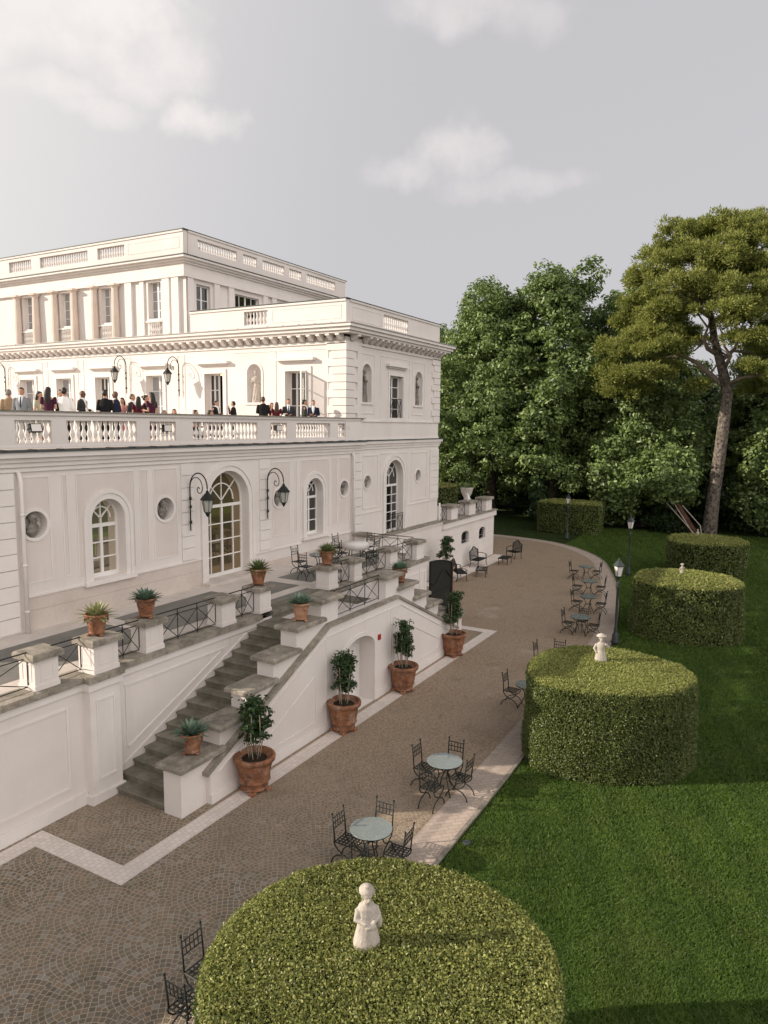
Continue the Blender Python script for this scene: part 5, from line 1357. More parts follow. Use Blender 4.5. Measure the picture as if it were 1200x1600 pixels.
chair(28.65, 6.52, 0, 0, 'iron chair on the lawn side of the first table beyond the near lamp post', rot=math.pi/2)
chair(29.05, 7.08, 0, 0, 'iron chair behind the first table beyond the near lamp post', rot=math.pi)
table(32.3, 7.62, 'second round table on the curved border')
chair(32.3, 8.15, 0, 0, 'iron chair on the court side of the second table from the near lamp post', rot=-math.pi/2)
chair(32.4, 7.1, 0, 0, 'iron chair on the lawn side of the second table from the near lamp post', rot=math.pi/2)
table(35.6, 8.4, 'third round table on the curved border')
chair(35.5, 8.95, 0, 0, 'iron chair on the court side of the third table from the near lamp post', rot=-math.pi/2)
chair(35.85, 7.9, 0, 0, 'iron chair on the lawn side of the third table from the near lamp post', rot=math.pi/2)
table(39.3, 9.5, 'farthest round table on the curved border')
chair(39.15, 10.1, 0, 0, 'iron chair on the court side of the farthest table on the curved border', rot=-math.pi/2)
chair(39.7, 9.0, 0, 0, 'iron chair on the lawn side of the farthest table on the curved border', rot=math.pi/2)
table(7.2, 6.4, 'round table peeping out left of the biggest hedge')
chair(7.13, 6.93, 0, 0, 'iron chair behind the left rim of the biggest hedge, in full profile', rot=-math.pi/2)
chair(6.57, 6.66, 0, 0, 'iron chair cut by the bottom edge of the photo left of the biggest hedge', rot=0)
table(21.5, 14.75, 'terrace table beneath the small arched window', TF)
chair(21.2, 15.45, 0, 0, 'terrace chair closest to the wall, left of the small arched window', TF, rot=-math.pi/2); chair(20.55, 14.7, 0, 0, 'terrace chair standing on the dark paving left of the terrace table', TF, rot=0); chair(22.35, 14.8, 0, 0, 'terrace chair behind the yucca pot', TF, rot=math.pi)
TU = (24.4, 15.0)
chair(23.5, 15.1, *TU, 'terrace chair left of the cloth covered terrace table', TF); chair(24.3, 14.2, *TU, 'terrace chair before the cloth covered terrace table', TF); chair(24.5, 15.85, *TU, 'terrace chair behind the cloth covered terrace table', TF); chair(25.3, 15.0, *TU, 'terrace chair nearest the far terrace railing', TF)
t = thing('terrace_table', 'terrace table with a pale cloth near the far railing', 'table', (*TU, TF))
b = MB(); b.lathe([(.52, .52), (.50, .70), (.48, .745), (.01, .75)], (0, 0, 0), 28, mod=lambda r, z, a: r*(1+.05*math.sin(9*a)*(z < .6))); link('cloth', b.mesh('cloth', MAT['cloth_white'], True), t)
for k in range(4): b = MB(); b.tube([(.33*math.cos(k*1.571), .33*math.sin(k*1.571), 0), (.3*math.cos(k*1.571), .3*math.sin(k*1.571), .72)], .018, 6); link('leg', b.mesh('leg', MAT['iron']), t)
# lattice settees by the basement wall
def settee(label, loc, rz, wid=1.25):
    t = thing('iron_settee', label, 'settee', loc, 'lattice backed iron settees'); I = MAT['iron']; h = wid/2
    topz = lambda y: .92+.16*math.cos(y/h*math.pi/2)+.05*math.cos(y/h*math.pi*1.5)
    b = MB(); b.tube([(-.28, -h, .42)]+[(-.32, -h+wid*k/16, topz(-h+wid*k/16)) for k in range(17)]+[(-.28, h, .42)], .032, 6); link('back_frame', b.mesh('back_frame', I, True), t)
    b = MB()
    for k in range(-3, 9):
        for sgn in (1, -1):
            pts = []
            for j in range(12):
                y = sgn*(-h+wid*k/8+j*.06); z = .46+j*.055
                if abs(y) < h and z < topz(y): pts.append((-.285-.03*(z-.42)/.6, y, z))
            if len(pts) > 1: b.tube(pts, .014, 4)
    link('lattice', b.mesh('lattice', I), t)
    b = MB(); b.box(-.28, .28, -h, h, .40, .43)
    for k in range(9): b.box(-.28+.07*k-.0, -.28+.07*k+.03, -h, h, .431, .445)
    link('seat', b.mesh('seat', I), t)
    for y in (-h, h):
        b = MB(); b.tube([(-.3, y, .70), (-.05, y, .72), (.2, y, .66), (.28, y, .60), (.24, y, .54), (.2, y, .58)], .02, 6); b.tube([(.22, y, .42), (.2, y, .62)], .016, 6); link('armrest', b.mesh('armrest', I, True), t)
        for x in (-.27, .25): b = MB(); b.tube([(x, y, .42), (x*.9, y, .22), (x*1.15, y, 0)], .02, 6); link('leg', b.mesh('leg', I, True), t)
    return t
settee('lattice settee nearest the black gate, facing away along the wall', (35.7, 15.4, 0), 0).rotation_euler = (0, 0, -.9)
s = settee('middle lattice settee against the basement wall under the small windows', (39.7, 15.9, 0), 0); s.rotation_euler = (0, 0, -math.pi/2)
s = settee('farthest lattice armchair by the end of the basement wall', (43.3, 15.0, 0), 0, .8); s.rotation_euler = (0, 0, math.pi-.5)
def low_table(label, x, y, rz):
    t = thing('low_table', label, 'table', (x, y, 0), 'low slatted iron tables'); b = MB()
    for k in range(7): b.box(-.55, .55, -.3+.09*k, -.3+.09*k+.06, .40, .42)
    b.box(-.55, -.5, -.3, .3, .37, .399); b.box(.5, .55, -.3, .3, .37, .399); link('tabletop', b.mesh('tabletop', MAT['iron']), t)
    for x_ in (-.5, .5):
        for y_ in (-.26, .26): b = MB(); b.tube([(x_, y_, .38), (x_*.9, y_, .2), (x_*1.05, y_, 0)], .02, 6); link('leg', b.mesh('leg', MAT['iron']), t)
    t.rotation_euler = (0, 0, rz)
low_table('low iron table before the settee nearest the gate', 37.2, 14.7, .3); low_table('low iron table before the middle settee', 41.2, 14.8, .1)

# ------------------------------------------------------------------ lamps
def lantern(b, gl, x, y, z, s=1.0, n=6):
    # tapered six sided lantern hanging or standing with its foot at z
    b.lathe([(.02*s, 0), (.05*s, .05*s), (.09*s, .13*s), (.12*s, .16*s)], (x, y, z), n)
    for k in range(n):
        a = 2*math.pi*k/n; b.tube([(x+.115*s*math.cos(a), y+.115*s*math.sin(a), z+.15*s), (x+.185*s*math.cos(a), y+.185*s*math.sin(a), z+.54*s)], .011*s, 4)
    b.lathe([(.23*s, .54*s), (.23*s, .565*s), (.17*s, .64*s), (.09*s, .74*s), (.05*s, .77*s), (.055*s, .80*s), (.02*s, .85*s), (.01*s, .88*s)], (x, y, z), n)
    gl.lathe([(.105*s, .162*s), (.175*s, .538*s)], (x, y, z), n)
GL = 'iron wall lanterns on scroll brackets'
def wall_lamp(label, loc, rz):
    t = thing('wall_lantern', label, 'lantern', loc, GL); I = MAT['iron']; b = MB()
    b.tube([(0, -.06, 0), (0, -.06, 1.42)], .022, 6)
    cz = 1.42; arc = [(0, -.06-.37*(1-math.cos(a)), cz+.46*math.sin(a)) for a in [math.pi*k/14 for k in range(15)]]
    b.tube(arc+[(0, -.80, cz-.03)], .022, 6)
    sp = [(0, -.06-.27*(1-math.cos(a)), cz-.02+.34*math.sin(a)) for a in [math.pi*k/12 for k in range(13)]]
    c = (-.44, cz-.05); sp += [(0, c[0]-.16*math.exp(-.28*a)*math.cos(a), c[1]-.2*math.exp(-.28*a)*math.sin(a)) for a in [.25*k for k in range(1, 26)]]
    b.tube(sp, .015, 5); link('bracket', b.mesh('bracket', I, True), t)
    for z in (.28, .78, 1.05):
        b = MB(); b.lathe([(.055, 0), (.06, .02), (.02, .05)], (0, 0, 0), 10); b.v = [(p[0], -.06-p[2], z+p[1]) for p in b.v]; link('rosette', b.mesh('rosette', I, True), t)
    b = MB(); g = MB(); lantern(b, g, 0, -.80, .50); o = link('lantern', b.mesh('lantern', I), t); link('glass', g.mesh('glass', MAT['glass_lamp']), o)
    t.rotation_euler = (0, 0, rz); return t
WL = wall_lamp('black scroll lantern left of the tall arched glazed door', (17.26, 17 -.04, 4.80), 0)
for loc, rz, lb in (((21.22, 16.96, 4.76), 0, 'black scroll lantern right of the tall arched glazed door'), ((26.7, 26.66, 9.55), -math.pi/2, 'scroll lantern on the sunlit upper wall left of the open door with the chandelier'),
                    ((26.7, 30.36, 9.72), -math.pi/2, 'scroll lantern on the sunlit upper wall, middle one of three'), ((26.7, 40.5, 9.72), -math.pi/2, 'scroll lantern cut by the left edge on the sunlit upper wall')):
    dup(WL, loc, rz, lb)
def lamp_post(label, loc, m='iron_green', glass='glass_white', h=3.35):
    t = thing('lamp_post', label, 'street lamp', loc, 'cast iron garden lamp posts'); b = MB()
    s = h-.85
    b.lathe([(.15, -.05), (.15, .1), (.12, .16), (.13, .32), (.10, .38), (.065, .5), (.08, .56), (.058, .62), (.05, s*.6), (.044, s-.35), (.075, s-.3), (.05, s-.24), (.08, s-.16), (.05, s-.1), (.025, s)], (0, 0, 0), 16, mod=lambda r, z, a: r*(1+.07*math.sin(8*a)*(.6 < z < s-.35)))
    link('post', b.mesh('post', MAT[m], True), t)
    b = MB(); g = MB(); lantern(b, g, 0, 0, s-.02, 1.0, 4); o = link('lantern', b.mesh('lantern', MAT[m]), t); link('glass', g.mesh('glass', MAT[glass]), o); return t
LP = lamp_post('nearest lamp post with a pale lantern at the lawn edge', (28.1, 5.55, 0))
dup(LP, (41.9, 7.75, 0), .4, 'middle lamp post with a reddish foot, halfway along the curve'); dup(LP, (53.0, 14.3, 0), .8, 'farthest lamp post, in front of the square cut hedge')
# ------------------------------------------------------------------ figures
def remesh(mb, name, m, vox=.014, it=4, fac=.5):
    me = mb.mesh(name+'_raw', None); o = bpy.data.objects.new(name+'_raw', me); COL.objects.link(o)
    r = o.modifiers.new('r', 'REMESH'); r.mode = 'VOXEL'; r.voxel_size = vox; r.use_smooth_shade = True
    if it: s = o.modifiers.new('s', 'SMOOTH'); s.iterations = it; s.factor = fac
    dg = bpy.context.evaluated_depsgraph_get(); out = bpy.data.meshes.new_from_object(o.evaluated_get(dg), depsgraph=dg)
    bpy.data.objects.remove(o); bpy.data.meshes.remove(me)
    out.name = name; out.materials.clear()
    if m is not None: out.materials.append(m)
    out.polygons.foreach_set('use_smooth', [True]*len(out.polygons)); return out
def add_hand(b, wr, d, up, s=1.0):
    # palm, four unequal bent fingers and a thumb leaving the side of the palm
    d = Vector(d).normalized(); u = Vector(up).normalized(); sd = d.cross(u).normalized(); wr = Vector(wr)
    b.tube([wr, wr+d*.05*s, wr+d*.085*s], [(.026*s, .018*s), (.038*s, .017*s), (.036*s, .014*s)], 8)
    for k, L in enumerate((.068, .078, .072, .056)):
        p = wr+d*.08*s+sd*(-.028+.019*k)*s
        b.tube([p, p+(d*.5*L-u*.10*L)*s, p+(d*.85*L-u*.42*L)*s], [.0085*s, .008*s, .0065*s], 6)
    p = wr+d*.03*s-sd*.03*s; b.tube([p, p+(d*.035-sd*.025)*s, p+(d*.062-sd*.028-u*.01)*s], [.011*s, .0095*s, .007*s], 6)
def head(b, c, s=1.0):
    x, y, z = c
    b.ell((x, y+.008*s, z+.02*s), (.076*s, .096*s, .105*s), 14, 10); b.ell((x, y-.022*s, z-.055*s), (.056*s, .066*s, .066*s), 12, 8); b.ell((x, y-.045*s, z-.10*s), (.03*s, .032*s, .024*s), 8, 6)
    b.tube([(x, y-.088*s, z+.02*s), (x, y-.112*s, z-.028*s), (x, y-.094*s, z-.036*s)], [.011*s, .018*s, .012*s], 6)
    b.ell((x, y-.088*s, z-.066*s), (.026*s, .010*s, .010*s), 8, 6)
    for k in (-1, 1):
        b.ell((x+k*.079*s, y+.012*s, z-.008*s), (.012*s, .024*s, .034*s), 8, 6); b.ell((x+k*.032*s, y-.088*s, z+.024*s), (.024*s, .014*s, .010*s), 8, 6)
POSES = dict(down=(((.215, .0, 1.42), (.26, .03, 1.13), (.25, -.05, .88)), ((-.215, .0, 1.42), (-.26, .03, 1.13), (-.25, -.05, .88))),
             glass=(((.215, .0, 1.42), (.25, .04, 1.13), (.15, -.22, 1.16)), ((-.215, .0, 1.42), (-.26, .03, 1.13), (-.24, -.06, .88))),
             both=(((.215, .0, 1.42), (.25, .03, 1.13), (.10, -.24, 1.10)), ((-.215, .0, 1.42), (-.25, .03, 1.13), (-.10, -.24, 1.14))),
             drink=(((.215, .0, 1.42), (.27, -.08, 1.16), (.07, -.20, 1.48)), ((-.215, .0, 1.42), (-.26, .03, 1.13), (-.14, -.16, 1.02))),
             reach=(((.215, .0, 1.42), (.36, -.04, 1.22), (.52, -.18, 1.34)), ((-.215, .0, 1.42), (-.26, .03, 1.13), (-.22, -.12, .92))))
CACHE = {}
def figure(kind, pose, hair):
    key = (kind, pose, hair)
    if key in CACHE: return CACHE[key]
    sit = pose == 'sit'; A = POSES['both' if sit else pose]
    fem = kind == 'woman'; sw = .88 if fem else 1.0; D = {}
    arms = [[(p[0]*sw, p[1], p[2]) for p in a] for a in A]
    b = MB(); head(b, (0, -.02, 1.645), .96 if fem else 1.0)
    b.tube([(0, .015, 1.38), (0, .01, 1.50), (0, .0, 1.58)], [(.075, .06), (.055, .058), (.056, .06)], 10)
    b.loft([(0, 0, .82, .15*sw, .10), (0, 0, .92, .16*sw, .105), (0, 0, 1.08, .135*sw, .09), (0, 0, 1.28, .17*sw, .105), (0, 0, 1.42, .17*sw, .085), (0, .005, 1.47, .08, .06)], 14)
    for a in arms:
        b.tube(a, [.05*sw, .042*sw, .028], 8); dd = Vector(a[2])-Vector(a[1]); add_hand(b, a[2], dd, (0, -1, .3) if abs(dd.normalized().y) < .6 else (0, 0, 1))
    for k in (-1, 1):
        if sit: b.tube([(k*.09, 0, .88), (k*.11, -.42, .86), (k*.11, -.44, .42)], [.085, .065, .045], 8)
        else: b.tube([(k*.085, 0, .88), (k*.095, -.01, .50), (k*.10, .02, .10)], [.085, .06, .042], 8); b.ell((k*.10, -.06, .04), (.045, .12, .045), 8, 6)
    D['body'] = remesh(b, 'body', None, .0125, 3)
    if not fem:
        b = MB(); b.loft([(0, 0, .76, .20, .135), (0, 0, .92, .19, .130), (0, 0, 1.10, .172, .118), (0, 0, 1.28, .198, .130), (0, 0, 1.37, .195, .115), (0, .005, 1.435, .145, .095), (0, .01, 1.49, .082, .075)], 16)
        for a in arms: b.ell((a[0][0]*.9, a[0][1], a[0][2]-.03), (.072, .07, .065), 10, 6); b.tube([(a[0][0]*.93, a[0][1], a[0][2]-.04), a[1], Vector(a[2]).lerp(Vector(a[1]), .06)], [.066, .056, .042], 8)
        D['jacket'] = remesh(b, 'jacket', None, .015, 3)
        b = MB(); 
        for k in (-1, 1):
            if sit: b.tube([(k*.09, .03, .88), (k*.11, -.44, .86), (k*.11, -.45, .40)], [.105, .085, .07], 8)
            else: b.tube([(k*.085, 0, .92), (k*.10, -.01, .50), (k*.105, .015, .07)], [.105, .082, .075], 8)
        b.loft([(0, 0, .80, .17, .12), (0, 0, .98, .165, .115)], 12); D['trousers'] = remesh(b, 'trousers', None, .016, 2)
        b = MB(); 
        for k in (-1, 1): b.ell((k*.105, -.07 if not sit else -.5, .05 if not sit else .42), (.05, .13, .05), 8, 6)
        D['shoes'] = remesh(b, 'shoes', None, .016, 1)
        b = MB(); b.loft([(0, -.125, 1.16, .012, .012), (0, -.132, 1.30, .045, .012), (0, -.098, 1.42, .062, .030), (0, -.03, 1.495, .068, .060), (0, -.01, 1.525, .064, .066)], 12); D['shirt'] = b.mesh('shirt', None, True)
        b = MB(); b.loft([(0, -.142, 1.15, .018, .006), (0, -.150, 1.30, .030, .008), (0, -.122, 1.42, .018, .012), (0, -.098, 1.475, .020, .012)], 8); D['tie'] = b.mesh('tie', None, True)
    else:
        b = MB(); low = [(0, -.3, .55, .22, .22), (0, -.22, .72, .2, .28), (0, 0, .88, .185, .16)] if sit else [(0, 0, .28, .24, .20), (0, 0, .62, .20, .16), (0, 0, .90, .172, .122)]
        b.loft(low+[(0, 0, 1.08, .135, .105), (0, -.012, 1.26, .158, .125), (0, 0, 1.38, .16, .095), (0, .01, 1.44, .10, .07)], 16)
        for a in arms: b.ell(a[0], (.06, .058, .06), 8, 6); b.tube([a[0], Vector(a[0]).lerp(Vector(a[1]), .6)], [.056, .052], 8)
        D['dress'] = remesh(b, 'dress', None, .016, 3)
    b = MB()
    if hair != 'bald':
        b.ell((0, .012, 1.685), (.084, .098, .092), 14, 8); b.ell((0, .045, 1.64), (.082, .075, .085), 12, 8); b.ell((0, -.05, 1.735), (.06, .045, .03), 8, 6)
        if hair == 'long': b.loft([(0, .085, 1.28, .075, .03), (0, .085, 1.40, .10, .05), (0, .07, 1.55, .105, .065), (0, .045, 1.68, .09, .075)], 12)
        if hair == 'bun': b.ell((0, .12, 1.70), (.05, .05, .05), 8, 6)
        D['hair'] = remesh(b, 'hair', None, .013, 2)
    CACHE[key] = D; return D
GPpl = 'wedding guests on the roof terrace'
def person(label, x, y, h, facing, kind='man', pose='down', hair='short', top='suit_black', low=None, skin='skin', hcol='hair_black', tie=None, z=TZ, shirt='shirt_white'):
    D = figure(kind, pose, hair); t = thing('person', label, 'person', (x, y, z), GPpl)
    ref = 1.70 if pose == 'sit' else 1.775
    s = (h/1.775) if pose != 'sit' else 1.0
    if pose == 'sit': t.location.z = z+h-1.775
    t.scale = (s,)*3; t.rotation_euler = (0, 0, math.atan2(facing[1], facing[0])+math.pi/2)
    cols = dict(body=skin, jacket=top, trousers=low or top, shoes='suit_black', shirt=shirt, tie=tie or 'suit_black', dress=top, hair=hcol)
    for k, me in D.items():
        if k == 'tie' and tie is None: continue
        if not me.materials: me.materials.append(MAT[cols[k]])
        o = link(k, me, t); o.location = (0, 0, 0); o.material_slots[0].link = 'OBJECT'; o.material_slots[0].material = MAT[cols[k]]
TOC = (-.82, -.57)
person('man in a tan jacket with his back turned at the left edge', 14.9, 22.5, 1.75, (.6, .7), pose='both', top='suit_tan', hcol='hair_grey')
person('young man in a pale grey suit and dark tie facing the garden', 14.6, 21.4, 1.78, (-.75, -.6), top='suit_grey', hcol='hair_black', tie='tie_blue')
person('dark haired woman in a pale flowered dress beside the grey suited man', 14.8, 20.8, 1.66, (.3, -.9), 'woman', 'glass', 'long', 'dress_floral')
person('woman with long black hair falling over a plum dress, seen from behind', 14.1, 19.4, 1.74, (.8, .5), 'woman', 'both', 'long', 'dress_plum')
person('man in a black jacket behind the man in the white shirt', 15.7, 21.0, 1.76, (-.3, -.9), top='suit_black')
person('man in a white shirt seen from behind with one arm raised', 15.4, 20.4, 1.80, (.75, .55), pose='reach', top='shirt_white', low='suit_black', hcol='hair_black')
person('bald man in a dark suit turned to the right', 16.5, 20.95, 1.76, (.35, -.9), pose='both', hair='bald', top='suit_charcoal', skin='skin_dark')
person('man in a black suit seen from behind at the middle of the left balustrade', 16.6, 19.95, 1.78, (.8, .55), pose='both', top='suit_black')
person('balding man in a navy suit turned to the left', 17.25, 20.2, 1.76, (-.45, .85), pose='glass', hair='bald', top='suit_navy', skin='skin_dark')
person('woman with dark hair in a rose dress behind the navy suited man', 18.9, 21.8, 1.62, (-.8, -.3), 'woman', 'both', 'long', 'dress_rose')
person('man in a charcoal suit looking down, behind the woman in dark red', 18.85, 21.2, 1.74, (.2, -.95), pose='both', top='suit_charcoal', hcol='hair_brown')
person('woman in a dark red dress with loose dark hair seen from behind', 18.5, 20.5, 1.64, (.7, .65), 'woman', 'both', 'long', 'dress_wine')
person('woman in black with pinned up hair beside the long haired woman in plum', 18.1, 19.7, 1.66, (.5, -.8), 'woman', 'glass', 'bun', 'dress_black')
person('woman with long black hair and a dark plum dress right of the left group', 17.1, 18.35, 1.70, (-.1, .95), 'woman', 'glass', 'long', 'dress_plum')
person('seated guest with grey hair just above the rail, left of the second upper lantern', 20.6, 21.45, 1.2, (.5, -.8), pose='sit', hcol='hair_grey', top='suit_tan')
person('seated woman with brown hair just above the rail, right of the left group', 20.7, 21.0, 1.25, (-.6, -.7), 'woman', 'sit', 'long', 'dress_rose', hcol='hair_brown')
person('seated guest whose dark head shows beneath the lantern shadow', 21.0, 20.2, 1.22, (.5, -.8), 'woman', 'sit', 'long', 'dress_black', hcol='hair_brown')
person('seated guest below the doorway with the chandelier', 21.6, 20.0, 1.22, (.7, -.6), pose='sit', top='suit_black', hcol='hair_brown')
person('man in a dark suit with white shirt front at the chandelier doorway', 25.3, 23.05, 1.72, (.2, -.95), pose='glass', top='suit_black', hcol='hair_black')
person('man in a dark suit drinking, right of the chandelier doorway', 26.0, 22.65, 1.72, (-.35, .9), pose='drink', top='suit_black', hcol='hair_black')
person('tall man in a black suit seen from behind, below the statue niche', 24.0, 19.3, 1.82, (.8, .55), pose='both', top='suit_black', hcol='hair_brown')
person('woman with dark hair partly hidden between the tall man and the woman in wine red', 25.4, 19.95, 1.62, (-.3, -.8), 'woman', 'both', 'long', 'dress_black')
person('woman in a wine red dress beside the tall man in black', 24.7, 19.15, 1.62, (.7, .6), 'woman', 'both', 'long', 'dress_wine', hcol='hair_brown')
person('man in a dark suit facing the garden, reading in front of the half open door', 25.0, 18.75, 1.76, TOC, pose='both', top='suit_charcoal', hcol='hair_black', tie='tie_blue')
person('man in a charcoal jacket turned right near the terrace corner', 25.3, 18.15, 1.74, (.6, -.75), pose='both', top='suit_charcoal', hcol='hair_black')
person('man in a navy suit and pale shirt rightmost on the terrace', 26.1, 18.25, 1.74, (-.8, -.5), pose='both', top='suit_navy', hcol='hair_black')
# statues
def statue_child(name, label, loc, rz, h=.85, variant=0):
    b = MB(); head(b, (0, -.02, .705), .86)
    b.ell((0, .015, .755), (.105, .115, .075), 12, 8); b.ell((.085, .02, .72), (.035, .06, .05), 8, 6); b.ell((0, -.02, .83), (.05, .05, .03), 8, 6)
    if variant: b.loft([(0, 0, .765, .16, .16), (0, 0, .785, .15, .15), (0, 0, .84, .07, .07)], 12)
    b.tube([(0, 0, .53), (0, 0, .62)], .05, 8)
    b.loft([(0, 0, .0, .185, .15), (0, 0, .05, .185, .15), (0, 0, .2, .15, .12), (0, 0, .34, .112, .09), (0, 0, .45, .135, .10), (0, 0, .53, .135, .085), (0, .01, .58, .075, .06)], 14)
    for k in range(7): a = k*.9; b.tube([(.15*math.cos(a), .115*math.sin(a), .02), (.12*math.cos(a), .095*math.sin(a), .28)], [.03, .014], 6)
    if variant == 0:
        b.tube([(.115, 0, .52), (.155, -.04, .40), (.05, -.13, .38)], [.045, .04, .03], 8); b.tube([(-.115, 0, .52), (-.155, -.03, .40), (-.04, -.13, .37)], [.045, .04, .03], 8); b.ell((.02, -.12, .33), (.08, .05, .05), 10, 6)
        b.ell((.16, -.04, .33), (.045, .055, .09), 8, 6); b.loft([(0, .03, .40, .15, .08), (0, .03, .56, .10, .07)], 12)
    else:
        b.tube([(.13, 0, .52), (.22, -.06, .44), (.10, -.13, .56)], [.042, .038, .028], 8); b.tube([(-.13, 0, .52), (-.2, .0, .38), (-.13, -.06, .26)], [.042, .038, .03], 8)
    b.loft([(0, 0, -.06, .16, .15), (0, 0, .03, .15, .14)], 10)
    s = h/.86; b.v = [(p[0]*s, p[1]*s, p[2]*s) for p in b.v]
    o = link(name, remesh(b, name, MAT['marble'], .0105*s, 2), None, loc, rz); tag(o, label, 'statue', 'stone statues on the hedges'); return o
statue_child('child_statue', 'pale stone child in a cap and skirt standing on the biggest hedge', (6.435, 3.79, 2.54), -.75, .73, 0)
sx = (19.7, 4.35)
statue_child('child_statue', 'stone child in a broad hat standing on the half sunlit hedge', (18.75, 4.05, 2.24), -1.2, .74, 1)
statue_child('child_statue', 'small stone child on the shaded middle hedge', (32.2, 3.8, 2.2), -.9, .45, 1)
statue_child('child_statue', 'small stone child on the hedge before the pine trunk', (45.6, 4.65, 1.98), -.9, .42, 0)
def bust(label, cx_, cz, r, yw=17.26, flip=1):
    b = MB(); s = r/.29
    head(b, (.0, -.03, .145*s), 1.0*s); b.ell((0, .01, .145*s+.05*s), (.09*s, .10*s, .085*s), 12, 8)
    b.tube([(0, .0, -.02), (0, .0, .08*s)], .06*s, 8); b.loft([(0, .0, -.20*s, .10*s, .05*s), (0, 0, -.12*s, .2*s, .085*s), (0, 0, -.03*s, .215*s, .09*s), (0, 0, .03*s, .10*s, .07*s)], 14); b.ell((.12*s, -.04, -.06), (.08*s, .05*s, .07*s), 8, 6)
    b.loft([(0, 0, -.285*s, .10*s, .07*s), (0, 0, -.26*s, .06*s, .05*s), (0, 0, -.18*s, .06*s, .05*s)], 10)
    o = link('bust', remesh(b, 'bust', MAT['marble_old'], .011, 2), None, (cx_, yw-.13, cz-.02), .45*flip); tag(o, label, 'bust', 'weathered stone busts in round niches')
bust('weathered bust in the leftmost round niche', 11.80, 5.60, .35); bust('weathered bust in the round niche between the left arched window and the lantern', 16.28, 5.58, .35)
bust('weathered bust half hidden behind the right scroll lantern', 22.03, 5.44, .33); bust('weathered bust in the round niche just left of the thin downpipe', 26.64, 5.48, .33)
bust('weathered bust left of the farthest tall arched window', 28.6, 5.62, .30); bust('weathered bust in the rightmost round niche', 33.74, 5.63, .30)
def niche_statue(label, loc, rz, m='marble', h=1.5, var=0):
    b = MB(); head(b, (0, -.02, 1.40), .9); b.ell((0, .02, 1.45), (.085, .095, .07), 10, 6); b.tube([(0, 0, 1.2), (0, 0, 1.32)], .05, 8)
    b.loft([(0, 0, .08, .19, .15), (.02, 0, .4, .17, .14), (.04, 0, .75, .16, .12), (.03, 0, .95, .13, .10), (0, 0, 1.12, .16, .10), (0, 0, 1.2, .15, .085), (0, 0, 1.25, .06, .05)], 14)
    for k in range(9): a = k*.7; b.tube([(.18*math.cos(a), .145*math.sin(a), .1), (.04+.13*math.cos(a+.5), .11*math.sin(a+.5), .9)], [.035, .016], 6)
    b.tube([(-.15, 0, 1.18), (-.22, -.06, .95), (-.05, -.16, 1.0)], [.05, .045, .03], 8); b.tube([(.15, 0, 1.18), (.22, 0, .95), (.2, -.08, .72)], [.05, .045, .03], 8)
    b.tube([(-.2, 0, 1.15), (.0, -.13, .98), (.22, -.04, .75), (.24, .02, .3)], [.05, .05, .06, .03], 8); b.loft([(0, 0, 0, .22, .18), (0, 0, .1, .2, .17)], 12)
    s = h/1.55; b.v = [(p[0]*s, p[1]*s, p[2]*s) for p in b.v]
    o = link('niche_statue', remesh(b, 'niche_statue', MAT[m], .014, 2), None, loc, rz); tag(o, label, 'statue', 'draped statues in wall niches')
niche_statue('white draped statue in the sunlit niche above the terrace guests', (26.87, 22.01, 9.22), -math.pi/2+.3)
niche_statue('dark stained draped statue in the niche left of the side window', (28.5, 17.15, 9.26), .6, 'marble_old'); niche_statue('dark stained draped statue in the niche at the far house corner', (33.68, 17.15, 9.26), .5, 'marble_old')
# small things
ch = thing('chandelier', 'lit chandelier glowing inside the open upper doorway', 'chandelier', (28.2, 25.52, 10.62))
b = MB(); b.tube([(0, 0, .7), (0, 0, -.5)], .02, 6)
for k in range(8): a = k*math.pi/4; b.tube([(0, 0, -.45), (.2*math.cos(a), .2*math.sin(a), -.55), (.36*math.cos(a), .36*math.sin(a), -.35)], .012, 5)
link('frame', b.mesh('frame', MAT['iron']), ch); b = MB()
for k in range(8): a = k*math.pi/4; b.ell((.36*math.cos(a), .36*math.sin(a), -.30), (.03, .03, .05), 6, 5)
for k in range(5): a = k*math.pi/2.5; b.ell((.2*math.cos(a), .2*math.sin(a), .05), (.03, .03, .05), 6, 5)
link('bulb', b.mesh('bulb', MAT['bulb']), ch)
def floodlight(label, loc, rz):
    t = thing('floodlight', label, 'floodlight', loc, 'small floodlights behind the terrace balustrade'); b = MB()
    b.box(-.16, .16, -.05, .05, -.11, .11); link('housing', b.mesh('housing', MAT['iron']), t); b = MB(); b.box(-.14, .14, -.054, -.0501, -.09, .09); link('glass', b.mesh('glass', MAT['glass_white']), t)
    b = MB(); b.tube([(-.17, 0, 0), (-.17, .14, -.02), (.0, .22, -.04), (.0, .25, -.44)], .012, 5); link('bracket', b.mesh('bracket', MAT['iron']), t); t.rotation_euler = (-.25, 0, rz); return t
FLd = floodlight('floodlight in the leftmost gap of the terrace balustrade', (11.95, 17.02, 8.10), 0)
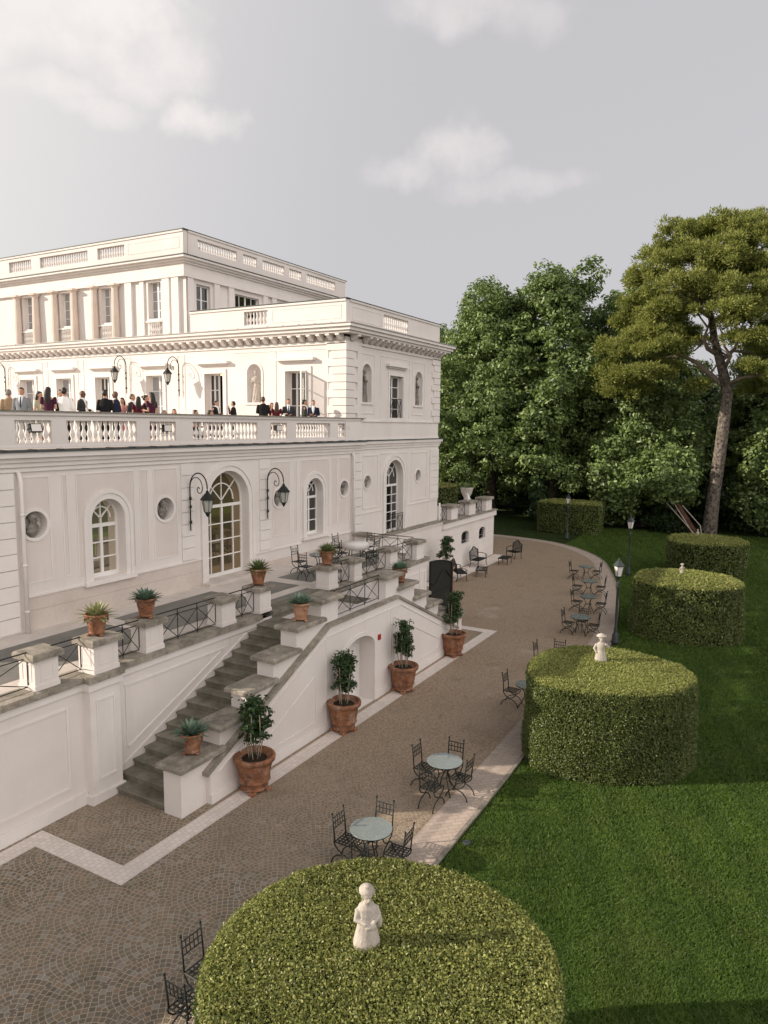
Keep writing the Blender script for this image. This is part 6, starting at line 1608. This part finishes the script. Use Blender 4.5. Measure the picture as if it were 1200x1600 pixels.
for x, lb in ((17.02-0.0, None), (22.05, 'floodlight behind the short balustrade panel in the middle'), (26.9, 'floodlight at the right end of the terrace balustrade'), (16.45, 'floodlight behind the second short balustrade panel')):
    if lb: dup(FLd, (x, 17.02, 8.10), 0, lb)
for x, lb in ((13.65, 'drinking glass on the rail below the woman in plum'), (17.72, 'drinking glass on the balustrade rail in front of the black suited man'), (22.6, 'drinking glass on the rail beside the tall man in black')):
    b = MB(); b.lathe([(.03, 0), (.038, .11), (.034, .11), (.027, .01)], (0, 0, 0), 10); tag(b.build('drinking_glass', MAT['glass_white'], at=(0, 0, 0)), lb, 'glass', 'glasses on the rail').location = (x, 17.15, 8.55)
sv = thing('vase', 'pale stone vase with spiky leaves on the rear terrace', 'vase', (42.4, 17.9, 3.0))
b = MB(); b.lathe([(.28, 0), (.28, .5), (.2, .56), (.16, .7), (.32, 1.0), (.40, 1.3), (.44, 1.36), (.36, 1.36)], (0, 0, 0), 16); link('body', b.mesh('body', MAT['travertine'], True), sv); blades(40, .7, .03, .1, 1.3, 'leaf_yucca', 1.3, 'leaves', sv, .1, 9, .4)
bd = MB(); bd.loft([(0, 0, 0, .07, .05), (0, 0, .14, .10, .08), (.02, 0, .28, .07, .06), (.05, 0, .36, .05, .045), (.06, 0, .44, .04, .04)], 10); bd.tube([(-.05, 0, .18), (-.2, 0, .02)], [.05, .015], 6); bd.tube([(.08, 0, .42), (.15, 0, .40)], [.015, .004], 5)
tag(link('bird_statue', remesh(bd, 'bird_statue', MAT['shirt_white'], .014, 2), None, (40.4, 16.95, 3.78), 2.5), 'small white bird shaped figure on the middle rear pier', 'ornament')
for (x, y), lb in (((12.75, 5.2), 'small ground light in the grass near the biggest hedge'), ((51.9, 12.7), 'small ground light on the far lawn by the curve')):
    b = MB(); b.lathe([(.085, 0), (.09, .015), (.06, .025)], (0, 0, 0), 14); tag(b.build('ground_light', MAT['lead'], at=(0, 0, 0)), lb, 'ground light', 'ground lights in the lawn').location = (x, y, -.01)
